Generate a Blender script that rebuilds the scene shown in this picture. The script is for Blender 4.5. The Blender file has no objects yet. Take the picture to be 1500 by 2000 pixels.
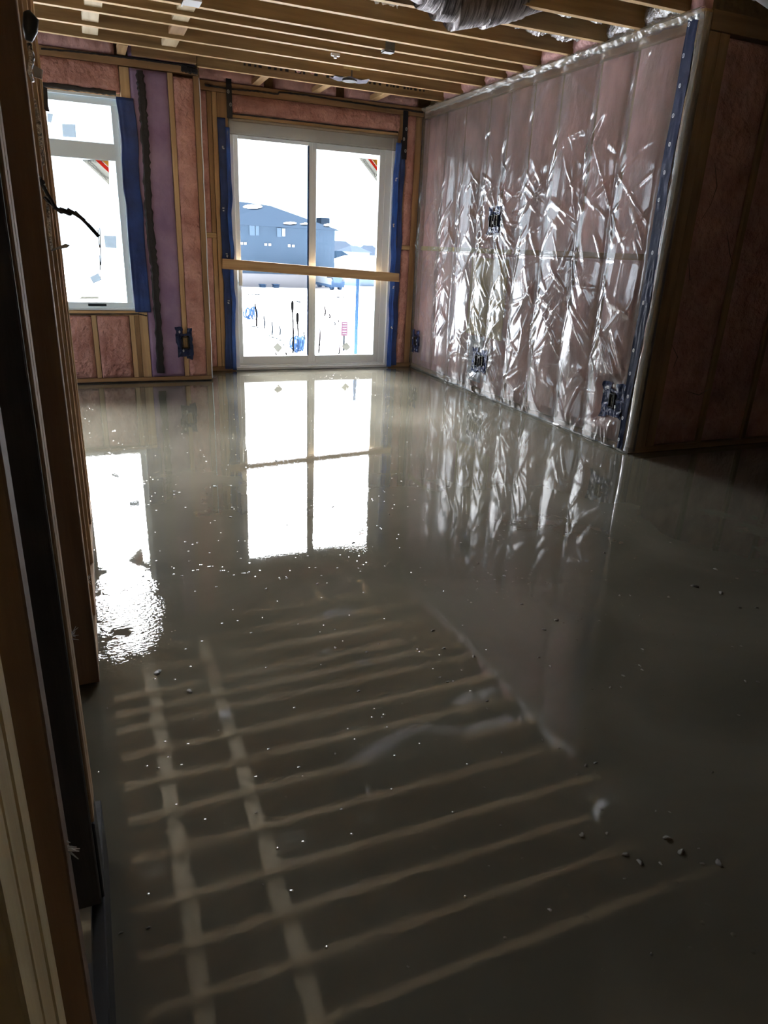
import bpy, math, random
import numpy as np
from mathutils import Vector, Matrix
random.seed(7)
scene = bpy.context.scene
C = scene.collection

# ------------------------------------------------------------------ camera
F_PX, YAW, PITCH, ROLL, CAM_H = 1351.7, -0.40602, -0.36459, -0.04591, 1.1848
def rot():
    cy, sy = math.cos(YAW), math.sin(YAW); cp, sp = math.cos(PITCH), math.sin(PITCH); cr, sr = math.cos(ROLL), math.sin(ROLL)
    Rz = Matrix(((cy, -sy, 0), (sy, cy, 0), (0, 0, 1)))
    Rx = Matrix(((1, 0, 0), (0, cp, -sp), (0, sp, cp)))
    Ry = Matrix(((cr, 0, sr), (0, 1, 0), (-sr, 0, cr)))
    return Rz @ Rx @ Ry
RM = rot()
cam = bpy.data.cameras.new('camera'); co = bpy.data.objects.new('camera', cam); C.objects.link(co)
cam.sensor_fit = 'HORIZONTAL'; cam.sensor_width = 36; cam.lens = 36 * F_PX / 1500; cam.clip_start = 0.02; cam.clip_end = 500
right, fwd, up = RM.col[0], RM.col[1], RM.col[2]
m = Matrix((right, up, -fwd)).transposed().to_4x4(); m.translation = Vector((0, 0, CAM_H)); co.matrix_world = m
scene.camera = co
def at(px, py, axis, val):
    """where the sight line through a pixel of the photo meets the plane axis = val"""
    d = RM @ Vector(((px - 750) / F_PX, 1, -(py - 1000) / F_PX)); o = Vector((0, 0, CAM_H))
    return o + d * ((val - o[axis]) / d[axis])
GS = 0.0375
def gz(y): return -0.25 - GS * (y - 7)
def ground(px, py):
    d = RM @ Vector(((px - 750) / F_PX, 1, -(py - 1000) / F_PX))
    t = (gz(0) - CAM_H) / (d.z + GS * d.y)
    return Vector((0, 0, CAM_H)) + d * t

# ------------------------------------------------------------------ light
scene.view_settings.view_transform = 'Standard'; scene.view_settings.look = 'None'
scene.view_settings.gamma = 1; scene.view_settings.use_curve_mapping = False
scene.view_settings.exposure = 0.18
SKY_H, SKY_Z = (2.0, 2.35, 2.7), (4.6, 5.1, 5.8)             # overcast: dim at the horizon, brighter overhead
GLOW, GLOW_DIR, GLOW_POW = (214, 219, 226), (.25, .72, .62), 7      # veiled sun behind the cloud beyond the patio door
w = bpy.data.worlds.new('overcast'); scene.world = w; w.use_nodes = True
nt = w.node_tree; nt.nodes.clear()
out = nt.nodes.new('ShaderNodeOutputWorld'); bg = nt.nodes.new('ShaderNodeBackground')
tc = nt.nodes.new('ShaderNodeTexCoord'); sx = nt.nodes.new('ShaderNodeSeparateXYZ'); rp = nt.nodes.new('ShaderNodeMapRange')
mx = nt.nodes.new('ShaderNodeMix'); mx.data_type = 'RGBA'
nt.links.new(tc.outputs['Generated'], sx.inputs[0]); nt.links.new(sx.outputs['Z'], rp.inputs['Value'])
rp.inputs['From Min'].default_value = 0.12; rp.inputs['From Max'].default_value = 0.75
mx.inputs[6].default_value = (*SKY_H, 1); mx.inputs[7].default_value = (*SKY_Z, 1)
nt.links.new(rp.outputs['Result'], mx.inputs[0])
vd = nt.nodes.new('ShaderNodeVectorMath'); vd.operation = 'DOT_PRODUCT'; vd.inputs[1].default_value = Vector(GLOW_DIR).normalized()
nt.links.new(tc.outputs['Generated'], vd.inputs[0])
cl = nt.nodes.new('ShaderNodeMath'); cl.operation = 'MAXIMUM'; cl.inputs[1].default_value = 0; nt.links.new(vd.outputs['Value'], cl.inputs[0])
pw_ = nt.nodes.new('ShaderNodeMath'); pw_.operation = 'POWER'; pw_.inputs[1].default_value = GLOW_POW; nt.links.new(cl.outputs[0], pw_.inputs[0])
el = nt.nodes.new('ShaderNodeMapRange'); el.inputs['From Min'].default_value = 0.17; el.inputs['From Max'].default_value = 0.45; nt.links.new(sx.outputs['Z'], el.inputs['Value'])
ml = nt.nodes.new('ShaderNodeMath'); ml.operation = 'MULTIPLY'; nt.links.new(pw_.outputs[0], ml.inputs[0]); nt.links.new(el.outputs[0], ml.inputs[1])
gl = nt.nodes.new('ShaderNodeVectorMath'); gl.operation = 'SCALE'; gl.inputs[0].default_value = GLOW; nt.links.new(ml.outputs[0], gl.inputs['Scale'])
ad = nt.nodes.new('ShaderNodeVectorMath'); ad.operation = 'ADD'; nt.links.new(mx.outputs[2], ad.inputs[0]); nt.links.new(gl.outputs[0], ad.inputs[1])
nt.links.new(ad.outputs[0], bg.inputs['Color'])
nt.links.new(bg.outputs[0], out.inputs[0])
scene.cycles.max_bounces = 10; scene.cycles.diffuse_bounces = 6; scene.cycles.glossy_bounces = 5
scene.cycles.transparent_max_bounces = 16; scene.cycles.use_denoising = True
scene.cycles.sample_clamp_indirect = 8

# ------------------------------------------------------------------ materials
def mat(name, col, rough=0.6, bump=0, bscale=20, col2=None, cscale=6, metal=0, ior=1.45, stretch=(1, 1, 1), coat=0, spec=None, detail=5, bdist=0.01, alpha=1):
    m = bpy.data.materials.new(name); m.use_nodes = True; nt = m.node_tree; b = nt.nodes['Principled BSDF']
    b.inputs['Base Color'].default_value = (*col, 1); b.inputs['Roughness'].default_value = rough
    b.inputs['Metallic'].default_value = metal; b.inputs['IOR'].default_value = ior; b.inputs['Coat Weight'].default_value = coat
    b.inputs['Coat Roughness'].default_value = 0.12
    if spec is not None: b.inputs['Specular IOR Level'].default_value = spec
    if col2 or bump:
        tc = nt.nodes.new('ShaderNodeTexCoord'); oi = nt.nodes.new('ShaderNodeObjectInfo')
        mp = nt.nodes.new('ShaderNodeMapping'); mp.inputs['Scale'].default_value = stretch
        sc = nt.nodes.new('ShaderNodeVectorMath'); sc.operation = 'SCALE'; sc.inputs['Scale'].default_value = 37
        cb = nt.nodes.new('ShaderNodeCombineXYZ')
        for i in range(3): nt.links.new(oi.outputs['Random'], cb.inputs[i])
        nt.links.new(cb.outputs[0], sc.inputs[0])
        nt.links.new(tc.outputs['Object'], mp.inputs['Vector']); nt.links.new(sc.outputs[0], mp.inputs['Location'])
    if col2:
        n = nt.nodes.new('ShaderNodeTexNoise'); n.inputs['Scale'].default_value = cscale; n.inputs['Detail'].default_value = detail
        nt.links.new(mp.outputs[0], n.inputs['Vector'])
        r = nt.nodes.new('ShaderNodeMapRange'); r.inputs['From Min'].default_value = 0.33; r.inputs['From Max'].default_value = 0.67
        nt.links.new(n.outputs['Fac'], r.inputs['Value'])
        x = nt.nodes.new('ShaderNodeMix'); x.data_type = 'RGBA'; x.inputs[6].default_value = (*col, 1); x.inputs[7].default_value = (*col2, 1)
        nt.links.new(r.outputs[0], x.inputs[0]); nt.links.new(x.outputs[2], b.inputs['Base Color'])
    if bump:
        n = nt.nodes.new('ShaderNodeTexNoise'); n.inputs['Scale'].default_value = bscale; n.inputs['Detail'].default_value = 6
        nt.links.new(mp.outputs[0], n.inputs['Vector'])
        bp = nt.nodes.new('ShaderNodeBump'); bp.inputs['Strength'].default_value = bump; bp.inputs['Distance'].default_value = bdist
        nt.links.new(n.outputs['Fac'], bp.inputs['Height']); nt.links.new(bp.outputs[0], b.inputs['Normal'])
    return m

WOOD = {}
def wood(axis, tone='tan'):
    k = (axis, tone)
    if k not in WOOD:
        cols = {'joistshaded': ((.40, .27, .13), (.24, .15, .07)), 'joist': ((.74, .55, .31), (.58, .38, .19)), 'tan': ((.62, .43, .23), (.42, .26, .13)), 'pale': ((.66, .54, .36), (.52, .40, .24)), 'red': ((.27, .16, .10), (.17, .10, .06)),
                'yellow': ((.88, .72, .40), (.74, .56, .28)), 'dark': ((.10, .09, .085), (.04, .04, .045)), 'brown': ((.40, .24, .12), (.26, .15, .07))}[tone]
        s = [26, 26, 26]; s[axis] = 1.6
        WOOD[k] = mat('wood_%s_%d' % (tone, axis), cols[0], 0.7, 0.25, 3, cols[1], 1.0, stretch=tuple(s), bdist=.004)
    return WOOD[k]

M = {}
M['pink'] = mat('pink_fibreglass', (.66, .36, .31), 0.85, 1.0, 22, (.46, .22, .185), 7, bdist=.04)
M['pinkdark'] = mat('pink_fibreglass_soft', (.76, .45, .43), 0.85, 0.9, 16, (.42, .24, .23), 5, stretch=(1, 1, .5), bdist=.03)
M['purple'] = mat('purple_foam', (.36, .25, .38), 0.6, 0.5, 12, (.24, .15, .27), 5, bdist=.02)
M['black'] = mat('black_sealant', (.022, .02, .022), 0.45, 0.5, 30)
M['seam'] = mat('navy_seam_tape', (.007, .012, .042), 0.5, .35, 30, (.004, .007, .025), 9, bdist=.006, spec=.2)
M['strap'] = mat('black_membrane', (.012, .014, .022), 0.35, 0.2, 40)
M['navy'] = mat('navy_tape', (.010, .018, .065), 0.24, 0.8, 38, (.014, .026, .085), 9, bdist=.010, ior=1.45)
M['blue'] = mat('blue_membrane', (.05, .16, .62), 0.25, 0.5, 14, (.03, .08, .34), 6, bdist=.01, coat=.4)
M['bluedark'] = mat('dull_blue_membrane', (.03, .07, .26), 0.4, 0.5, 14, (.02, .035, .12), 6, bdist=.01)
M['vinyl'] = mat('white_vinyl', (.88, .93, .96), 0.35)
M['vinylglare'] = mat('glare_tinted_vinyl', (.84, .94, .99), 0.35)  # bluish glare on the white window frame, put into the vinyl colour
M['white'] = mat('white_mark', (.8, .82, .85), 0.4)
M['grey'] = mat('grey_plastic', (.35, .35, .34), 0.45)
M['metal'] = mat('galvanised_metal', (.55, .55, .54), 0.35, metal=.9)
M['darkmetal'] = mat('dull_dark_metal', (.13, .13, .13), .5, metal=.5)
M['brightfoil'] = mat('bright_foil', (.92, .93, .95), 0.4, 0, metal=.15)
M['blackboard'] = mat('black_board', (.012, .012, .014), .5, .2, 20)
M['flangegrey'] = mat('grey_violet_flange', (.20, .19, .25), .6, spec=.2)
M['foil'] = mat('crumpled_foil', (.75, .74, .73), 0.2, 1.0, 30, (.55, .53, .55), 12, metal=.85, bdist=.03)
M['duct'] = mat('foil_duct_jacket', (.42, .38, .38), 0.36, 1.0, 14, (.07, .06, .06), 8, metal=.75, stretch=(9, 1, 1), bdist=.03)
M['osb'] = mat('strand_board', (.34, .24, .13), 0.8, 0.4, 30, (.2, .13, .07), 25)
M['conc'] = mat('rough_wall', (.17, .13, .115), 0.9, .3, 10)
M['froth'] = mat('dried_froth', (.42, .44, .43), 0.5, 0.8, 60, (.22, .21, .18), 40, bdist=.01)
M['lump'] = mat('wet_grout', (.17, .155, .125), 0.12, 0.5, 60, ior=1.7)
M['cable'] = mat('black_cable', (.012, .012, .015), 0.4)
M['yellow'] = mat('raw_plywood', (.62, .52, .25), 0.7, .3, 6, (.48, .38, .17), 3, stretch=(12, 12, 1))
M['sticker'] = mat('sticker_paper', (.42, .42, .36), 0.6, 0, 10, (.28, .29, .26), 60)
M['stickerblue'] = mat('pale_sticker', (.16, .19, .22), 0.6)
M['labelgrey'] = mat('label_backing', (.30, .31, .28), 0.6)
M['red'] = mat('label_red', (.55, .04, .02), 0.5)
M['orange'] = mat('label_orange', (.75, .28, .03), 0.5)
M['ink'] = mat('label_ink', (.03, .03, .03), 0.5)
M['snow'] = mat('snow', (.88, .9, .93), 0.8, 0.3, 1.5, bdist=.1)
M['siding'] = mat('haze_blue_siding', (.026, .038, .054), 0.8, 0, 1, (.023, .035, .050), .5, spec=0)  # blue of the outdoor haze is put into the siding and roof colours
M['roof'] = mat('dark_shingles', (.0105, .0160, .0240), 0.9, spec=0)
M['beige'] = mat('pale_lower_siding', (.125, .12, .125), 0.8)
M['winglass'] = mat('house_window', (.040, .058, .080), 0.6, spec=0)
M['winpale'] = mat('pale_blind', (.11, .13, .14), 0.6, spec=0)
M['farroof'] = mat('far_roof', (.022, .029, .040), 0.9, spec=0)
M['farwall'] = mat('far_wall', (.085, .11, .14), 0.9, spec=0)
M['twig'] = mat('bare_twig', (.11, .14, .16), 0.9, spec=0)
M['weed'] = mat('dry_weed', (.002, .002, .002), 0.9, spec=0)
M['weedpale'] = mat('pale_weathered_stake', (.010, .012, .014), 0.9, spec=0)
M['bluepipe'] = mat('blue_conduit', (.020, .040, .085), 0.6, spec=0)
M['post'] = mat('blue_post', (.016, .036, .075), 0.6, spec=0)
M['sign'] = mat('pink_sign', (.045, .022, .032), 0.6, spec=0)
M['carpaint'] = mat('pale_car_paint', (.09, .10, .11), 0.6, spec=0)
M['cardark'] = mat('dark_car', (.02, .035, .06), 0.7, spec=0)

def paper(name, col, t=.5):
    m = bpy.data.materials.new(name); m.use_nodes = True; nt = m.node_tree; nt.nodes.clear()
    o = nt.nodes.new('ShaderNodeOutputMaterial'); d = nt.nodes.new('ShaderNodeBsdfDiffuse'); r = nt.nodes.new('ShaderNodeBsdfTranslucent'); x = nt.nodes.new('ShaderNodeMixShader')
    for q in (d, r): q.inputs['Color'].default_value = (*col, 1)
    x.inputs[0].default_value = t; nt.links.new(d.outputs[0], x.inputs[1]); nt.links.new(r.outputs[0], x.inputs[2]); nt.links.new(x.outputs[0], o.inputs[0]); return m
for k, c in dict(sticker=(.055, .055, .047), stickerblue=(.05, .062, .072), labelgrey=(.065, .065, .057), red=(.95, .05, .03), orange=(.98, .45, .08)).items(): M[k] = paper('translucent_' + k, c)
M['wire'] = mat('bare_copper_grey', (.3, .27, .2), .4)
def film(name, haze=.10, gloss_rough=.07, bump=0.0, bscale=30, tint=(.8, .8, .78), base=.04, pw=1.0):
    m = bpy.data.materials.new(name); m.use_nodes = True; nt = m.node_tree; nt.nodes.clear()
    o = nt.nodes.new('ShaderNodeOutputMaterial'); t = nt.nodes.new('ShaderNodeBsdfTransparent'); g = nt.nodes.new('ShaderNodeBsdfGlossy')
    d = nt.nodes.new('ShaderNodeBsdfDiffuse'); fr = nt.nodes.new('ShaderNodeFresnel'); m1 = nt.nodes.new('ShaderNodeMixShader'); m2 = nt.nodes.new('ShaderNodeMixShader')
    fr.inputs['IOR'].default_value = 1.5 + pw * .25; g.inputs['Roughness'].default_value = gloss_rough; d.inputs['Color'].default_value = (*tint, 1)
    g.inputs['Color'].default_value = (.95, .95, .95, 1)
    m1.inputs[0].default_value = haze; nt.links.new(t.outputs[0], m1.inputs[1]); nt.links.new(d.outputs[0], m1.inputs[2])
    nt.links.new(fr.outputs[0], m2.inputs[0]); nt.links.new(m1.outputs[0], m2.inputs[1]); nt.links.new(g.outputs[0], m2.inputs[2])
    nt.links.new(m2.outputs[0], o.inputs[0])
    if bump:
        tc = nt.nodes.new('ShaderNodeTexCoord'); n = nt.nodes.new('ShaderNodeTexNoise'); n.inputs['Scale'].default_value = bscale; n.inputs['Detail'].default_value = 4
        mp = nt.nodes.new('ShaderNodeMapping'); mp.inputs['Scale'].default_value = (1, 1, .35)
        nt.links.new(tc.outputs['Object'], mp.inputs[0]); nt.links.new(mp.outputs[0], n.inputs['Vector'])
        bp = nt.nodes.new('ShaderNodeBump'); bp.inputs['Strength'].default_value = bump; bp.inputs['Distance'].default_value = .01
        nt.links.new(n.outputs['Fac'], bp.inputs['Height'])
        for x in (g, fr, d): nt.links.new(bp.outputs[0], x.inputs['Normal'])
    return m
M['poly'] = film('clear_poly_sheet', .20, .15, .16, 40, (.76, .74, .73), pw=2.2)
M['polythick'] = film('folded_poly_sheet', .42, .2, .5, 26, (.50, .50, .46), pw=0)
M['flange'] = film('tinted_flange', .45, .5, .3, 20, (.30, .29, .36), pw=-.4)
M['polythin'] = film('thin_poly_sheet', .04, .35, .05, 26, (.78, .74, .72), pw=-1.3)
M['glass'] = film('window_glass', 0.0, .0, 0, tint=(1, 1, 1), pw=0)

# wet floor
def floor_mat():
    m = bpy.data.materials.new('wet_screed'); m.use_nodes = True; nt = m.node_tree; b = nt.nodes['Principled BSDF']
    N = nt.nodes.new; L = nt.links.new
    class tc: outputs = {'Object': N('ShaderNodeNewGeometry').outputs['Position']}
    def noise(scale, detail=4, st=(1, 1, 1), dist=0):
        mp = N('ShaderNodeMapping'); mp.inputs['Scale'].default_value = st; L(tc.outputs['Object'], mp.inputs[0])
        n = N('ShaderNodeTexNoise'); n.inputs['Scale'].default_value = scale; n.inputs['Detail'].default_value = detail; n.inputs['Distortion'].default_value = dist
        L(mp.outputs[0], n.inputs['Vector']); return n.outputs['Fac']
    def rng(s, a, b_, c=0, d=1):
        r = N('ShaderNodeMapRange'); r.inputs['From Min'].default_value = a; r.inputs['From Max'].default_value = b_
        r.inputs['To Min'].default_value = c; r.inputs['To Max'].default_value = d; L(s, r.inputs['Value']); return r.outputs[0]
    def mth(op, a, b_):
        x = N('ShaderNodeMath'); x.operation = op
        for i, v in enumerate((a, b_)):
            if isinstance(v, (int, float)): x.inputs[i].default_value = v
            else: L(v, x.inputs[i])
        return x.outputs[0]
    col = N('ShaderNodeMix'); col.data_type = 'RGBA'; col.inputs[6].default_value = (.098, .092, .070, 1); col.inputs[7].default_value = (.132, .124, .096, 1)
    L(rng(noise(1.6, 6, dist=.6), .4, .62), col.inputs[0]); L(col.outputs[2], b.inputs['Base Color'])
    def blob(cx, cy, rx, ry):
        mp = N('ShaderNodeMapping'); mp.inputs['Location'].default_value = (-cx / rx, -cy / ry, 0); mp.inputs['Scale'].default_value = (1 / rx, 1 / ry, 0)
        L(tc.outputs['Object'], mp.inputs[0]); v = N('ShaderNodeVectorMath'); v.operation = 'LENGTH'; L(mp.outputs[0], v.inputs[0])
        return rng(v.outputs['Value'], 1.0, .45)
    ripple = mth('MAXIMUM', mth('MULTIPLY', blob(-.02, 2.24, .20, .42), rng(noise(7, 3), .38, .55)), mth('MULTIPLY', rng(noise(1.3, 3), .56, .66), .03))
    h1 = mth('MULTIPLY', noise(3.2, 2), .00012)
    h2 = mth('MULTIPLY', noise(60, 3, (1, 1.6, 1)), mth('ADD', mth('MULTIPLY', ripple, .0028), .00006))
    v = N('ShaderNodeTexVoronoi'); v.inputs['Scale'].default_value = 30; L(tc.outputs['Object'], v.inputs['Vector'])
    dots = mth('MULTIPLY', rng(v.outputs['Distance'], .16, .04), rng(noise(2.3, 3), .58, .68))
    v2 = N('ShaderNodeTexVoronoi'); v2.inputs['Scale'].default_value = 38; L(tc.outputs['Object'], v2.inputs['Vector'])
    sc2 = N('ShaderNodeSeparateColor'); L(v2.outputs['Color'], sc2.inputs[0])
    dots2 = mth('MULTIPLY', rng(v2.outputs['Distance'], .15, .05), rng(sc2.outputs[0], .84, .86))
    h3 = mth('ADD', mth('MULTIPLY', dots, .0014), mth('MULTIPLY', dots2, .0010))
    bp = N('ShaderNodeBump'); bp.inputs['Strength'].default_value = 1; bp.inputs['Distance'].default_value = 1
    L(mth('ADD', h1, mth('ADD', h2, h3)), bp.inputs['Height']); L(bp.outputs[0], b.inputs['Normal'])
    L(rng(noise(2.2, 4), .35, .7, .008, .022), b.inputs['Roughness'])
    b.inputs['IOR'].default_value = 1.85
    return m
M['floor'] = floor_mat()

# ------------------------------------------------------------------ mesh helpers
class MB:
    def __init__(s): s.v = []; s.f = []
    def add(s, vs, fs):
        n = len(s.v); s.v += [tuple(v) for v in vs]; s.f += [tuple(i + n for i in f) for f in fs]; return s
    def box(s, x0, x1, y0, y1, z0, z1):
        return s.add([(x0, y0, z0), (x1, y0, z0), (x1, y1, z0), (x0, y1, z0), (x0, y0, z1), (x1, y0, z1), (x1, y1, z1), (x0, y1, z1)],
                     [(0, 3, 2, 1), (4, 5, 6, 7), (0, 1, 5, 4), (1, 2, 6, 5), (2, 3, 7, 6), (3, 0, 4, 7)])
    def prism(s, poly, axis, a, b):
        """poly: 2-D points in the two other axes (order x,y,z minus axis), extruded along axis"""
        def P(p, t):
            q = list(p); q.insert(axis, t); return tuple(q)
        n = len(poly); vs = [P(p, a) for p in poly] + [P(p, b) for p in poly]
        fs = [tuple(range(n))[::-1], tuple(range(n, 2 * n))] + [(i, (i + 1) % n, n + (i + 1) % n, n + i) for i in range(n)]
        return s.add(vs, fs)
    def tube(s, pts, r, n=8, cap=True):
        pts = [Vector(p) for p in pts]; k = len(pts); rs = r if isinstance(r, (list, tuple)) else [r] * k; vs = []; fs = []
        up = Vector((0, 0, 1)); prev = None
        for i, p in enumerate(pts):
            d = (pts[min(i + 1, k - 1)] - pts[max(i - 1, 0)]).normalized()
            a = prev if prev is not None else (up if abs(d.z) < .9 else Vector((1, 0, 0)))
            a = (a - d * a.dot(d)).normalized(); b = d.cross(a); prev = a
            for j in range(n):
                t = 2 * math.pi * j / n; vs.append(p + (a * math.cos(t) + b * math.sin(t)) * rs[i])
        for i in range(k - 1):
            for j in range(n): fs.append((i * n + j, i * n + (j + 1) % n, (i + 1) * n + (j + 1) % n, (i + 1) * n + j))
        if cap: fs.append(tuple(range(n))[::-1]); fs.append(tuple((k - 1) * n + j for j in range(n)))
        return s.add(vs, fs)
    def grid(s, fn, nu, nv):
        vs = [fn(i / nu, j / nv) for j in range(nv + 1) for i in range(nu + 1)]
        fs = [(j * (nu + 1) + i, j * (nu + 1) + i + 1, (j + 1) * (nu + 1) + i + 1, (j + 1) * (nu + 1) + i) for j in range(nv) for i in range(nu)]
        return s.add(vs, fs)
    def build(s, name, m, parent=None, smooth=False, bevel=0, solid=0):
        v = np.array(s.v, dtype=float)
        if parent is None:
            o0 = Vector(((v[:, 0].min() + v[:, 0].max()) / 2, (v[:, 1].min() + v[:, 1].max()) / 2, v[:, 2].min()))
        else:
            o0 = Vector(parent['_o']) if '_o' in parent else parent.location.copy()
        me = bpy.data.meshes.new(name); me.from_pydata([tuple(x) for x in (v - np.array(o0))], [], s.f); me.update()
        me.materials.append(m)
        if smooth: me.polygons.foreach_set('use_smooth', [True] * len(me.polygons))
        o = bpy.data.objects.new(name, me); C.objects.link(o)
        if parent is None: o.location = o0
        else: o.parent = parent
        if parent is not None and parent.type == 'MESH': pass
        if solid:
            q = o.modifiers.new('thickness', 'SOLIDIFY'); q.thickness = solid; q.offset = 0
        if bevel:
            q = o.modifiers.new('bevel', 'BEVEL'); q.width = bevel; q.segments = 1; q.limit_method = 'ANGLE'
        WORLD[o.name] = o0
        return o
WORLD = {}
def sub(mb, name, m, parent, **k):
    """a sub-part: a child of a part that is itself at its thing's origin (identity offset)"""
    o0 = parent.location if parent.parent is None else parent.parent.location
    v = [tuple(Vector(p) - o0) for p in mb.v]; q = MB(); q.v = v; q.f = mb.f
    me = bpy.data.meshes.new(name); me.from_pydata(q.v, [], q.f); me.update(); me.materials.append(m)
    o = bpy.data.objects.new(name, me); C.objects.link(o); o.parent = parent
    if k.get('smooth'): me.polygons.foreach_set('use_smooth', [True] * len(me.polygons))
    return o
def tag(o, label, cat, group=None, kind=None):
    o['label'] = label; o['category'] = cat
    if group: o['group'] = group
    if kind: o['kind'] = kind
    return o
def empty(name, loc, label, cat, group=None):
    o = bpy.data.objects.new(name, None); C.objects.link(o); o.location = loc; o.empty_display_size = .05
    return tag(o, label, cat, group)
def struct(o): o['kind'] = 'structure'; return o
def bx(name, m, x0, x1, y0, y1, z0, z1, parent=None, bevel=.002):
    return MB().box(x0, x1, y0, y1, z0, z1).build(name, m, parent, bevel=bevel)
ORD = ['first', 'second', 'third', 'fourth', 'fifth', 'sixth', 'seventh', 'eighth', 'ninth', 'tenth', 'eleventh', 'twelfth', 'thirteenth', 'fourteenth', 'fifteenth']

def vnoise(x, y, seed, sx, sy):
    r = np.random.RandomState(seed); g = r.rand(128, 128)
    u = np.asarray(x) / sx; v = np.asarray(y) / sy
    iu = np.floor(u).astype(int); iv = np.floor(v).astype(int); fu = u - iu; fv = v - iv
    fu = fu * fu * (3 - 2 * fu); fv = fv * fv * (3 - 2 * fv)
    G = lambda a, b: g[a % 128, b % 128]
    return (G(iu, iv) * (1 - fu) + G(iu + 1, iv) * fu) * (1 - fv) + (G(iu, iv + 1) * (1 - fu) + G(iu + 1, iv + 1) * fu) * fv

# ------------------------------------------------------------------ room numbers
H = 2.44; WX = 3.167; D = 6.83; SY = 6.364; PX = .99; YN = 3.39; LX = -.068; LW = .089
XL, XR, YB = -2.4, 7.5, -3.2
ZT = 2.70                                                     # underside of the subfloor

struct(bx('floor', M['floor'], XL, XR, YB, D + .14, -.12, 0, bevel=0))
struct(bx('ceiling', M['osb'], XL, XR, YB, D + .2, ZT, ZT + .03, bevel=0))
# sheathing behind the insulated far walls, with the openings
def wall_with_hole(name, x0, x1, y0, y1, z0, z1, hx0, hx1, hz0, hz1, m):
    b = MB(); b.box(x0, hx0, y0, y1, z0, z1); b.box(hx1, x1, y0, y1, z0, z1); b.box(hx0, hx1, y0, y1, hz1, z1)
    if hz0 > z0 + .01: b.box(hx0, hx1, y0, y1, z0, hz0)
    return struct(b.build(name, m))
WIN = (-.92, .392, .60, 2.17)
DOOR = (1.30, 2.905, 0, 2.165)
wall_with_hole('wall_back_section', XL, PX, SY + .095, SY + .14, 0, ZT, *WIN, M['osb'])
wall_with_hole('wall_back', PX + .04, WX + .14, D + .095, D + .14, 0, ZT, *DOOR, M['osb'])
struct(bx('wall_return', M['osb'], PX - .01, PX + .03, SY + .141, D + .14, 0, ZT, bevel=0))
struct(bx('wall_right', M['osb'], WX + .10, WX + .14, YN + .11, D + .094, 0, ZT, bevel=0))
struct(bx('wall_right_return', M['osb'], WX + .10, XR, YN + .095, YN + .11, 0, ZT, bevel=0))
b = MB(); b.box(XL - .1, XL, YB, 3.9, 0, ZT); b.box(XL - .1, XL, 6.0, SY + .1, 0, ZT); b.box(XL - .1, XL, 3.9, 6.0, 2.1, ZT); b.box(XL - .1, XL, 3.9, 6.0, 0, .7)
struct(b.build('wall_left', M['osb']))
b = MB(); b.box(XL - .06, XL - .02, 3.9, 6.0, .7, .76); b.box(XL - .06, XL - .02, 3.9, 6.0, 2.04, 2.1)
for y_ in (3.9, 4.92, 5.94): b.box(XL - .06, XL - .02, y_, y_ + .06, .76, 2.04)
W2 = b.build('added_fill_window', M['vinyl']); struct(W2)  # opening and frame added out of view to let in fill daylight
struct(bx('wall_right_far', M['conc'], XR, XR + .1, YB, YN + .1, 0, ZT, bevel=0))
struct(bx('wall_rear', M['conc'], XL, XR, YB - .1, YB, 0, ZT, bevel=0))

# ------------------------------------------------------------------ joists
JO = [(.985, 6.39, 3.24, 6.455), (XL, 5.90, 3.24, 6.09), (XL, 5.60, 3.24, 5.715), (XL, 5.24, 3.24, 5.385), (XL, 5.00, 3.24, 5.155),
      (XL, 4.80, 3.24, 4.93), (XL, 4.50, 3.24, 4.56), (XL, 4.21, 3.24, 4.21), (XL, 3.88, 3.24, 3.88), (XL, 3.545, 3.24, 3.53),
      (XL, 3.17, XR, 3.17), (XL, 2.86, XR, 2.86), (XL, 2.55, XR, 2.55), (XL, 2.22, XR, 2.22)]
for k, (xa, ya, xb, yb) in enumerate(JO):
    ha = .019
    b = MB(); b.add([(xa, ya - ha, H), (xb, yb - ha, H), (xb, yb + ha, H), (xa, ya + ha, H), (xa, ya - ha, ZT - .002), (xb, yb - ha, ZT - .002), (xb, yb + ha, ZT - .002), (xa, ya + ha, ZT - .002)],
                    [(0, 3, 2, 1), (4, 5, 6, 7), (0, 1, 5, 4), (1, 2, 6, 5), (2, 3, 7, 6), (3, 0, 4, 7)])
    o = b.build('ceiling_joist', wood(0, 'joistshaded'))
    o.data.materials.append(wood(0, 'joist')); o.data.polygons[0].material_index = 1  # dark sides, pale bottom: shading contrast put into the wood colours
    tag(o, '%s sawn lumber ceiling joist out from the patio door wall' % ORD[k] if k else 'short lumber ceiling joist with printed stamps beside the patio door wall', 'joist', 'ceiling joists')
    if k == 0:
        rr = random.Random(3)
        x = 1.35
        while x < 3.0:
            w_ = rr.uniform(.012, .03); yy = ya + (yb - ya) * (x - xa) / (xb - xa) - ha - .0012
            if rr.random() < .8: sub(MB().box(x, x + w_, yy - .0006, yy, H + .05, H + .05 + rr.uniform(.018, .026)), 'stamp_letter', M['black'], o)
            x += w_ + rr.uniform(.006, .03)
def jy(k, x):
    xa, ya, xb, yb = JO[k]; return ya + (yb - ya) * (x - xa) / (xb - xa)
for ci, cx in enumerate((.215, .735)):
    for k in range(1, 13):
        y1 = jy(k, cx) - .02; y0 = jy(k + 1, cx) + .02
        if y1 < y0: y0, y1 = y1, y0
        dx = random.uniform(-.012, .012); tone = 'brown' if (ci == 1 and k == 2) else 'pale'
        o = bx('joist_blocking', wood(1, tone), cx - .05 + dx, cx + .05 + dx, y0, y1, H + .022, H + .06)
        tag(o, 'pale block %s, between %s and %s ceiling joists' % (('beside the stud wall', 'towards the patio door')[ci], ORD[k], ORD[k + 1]), 'blocking', 'blocking between the joists')
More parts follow.
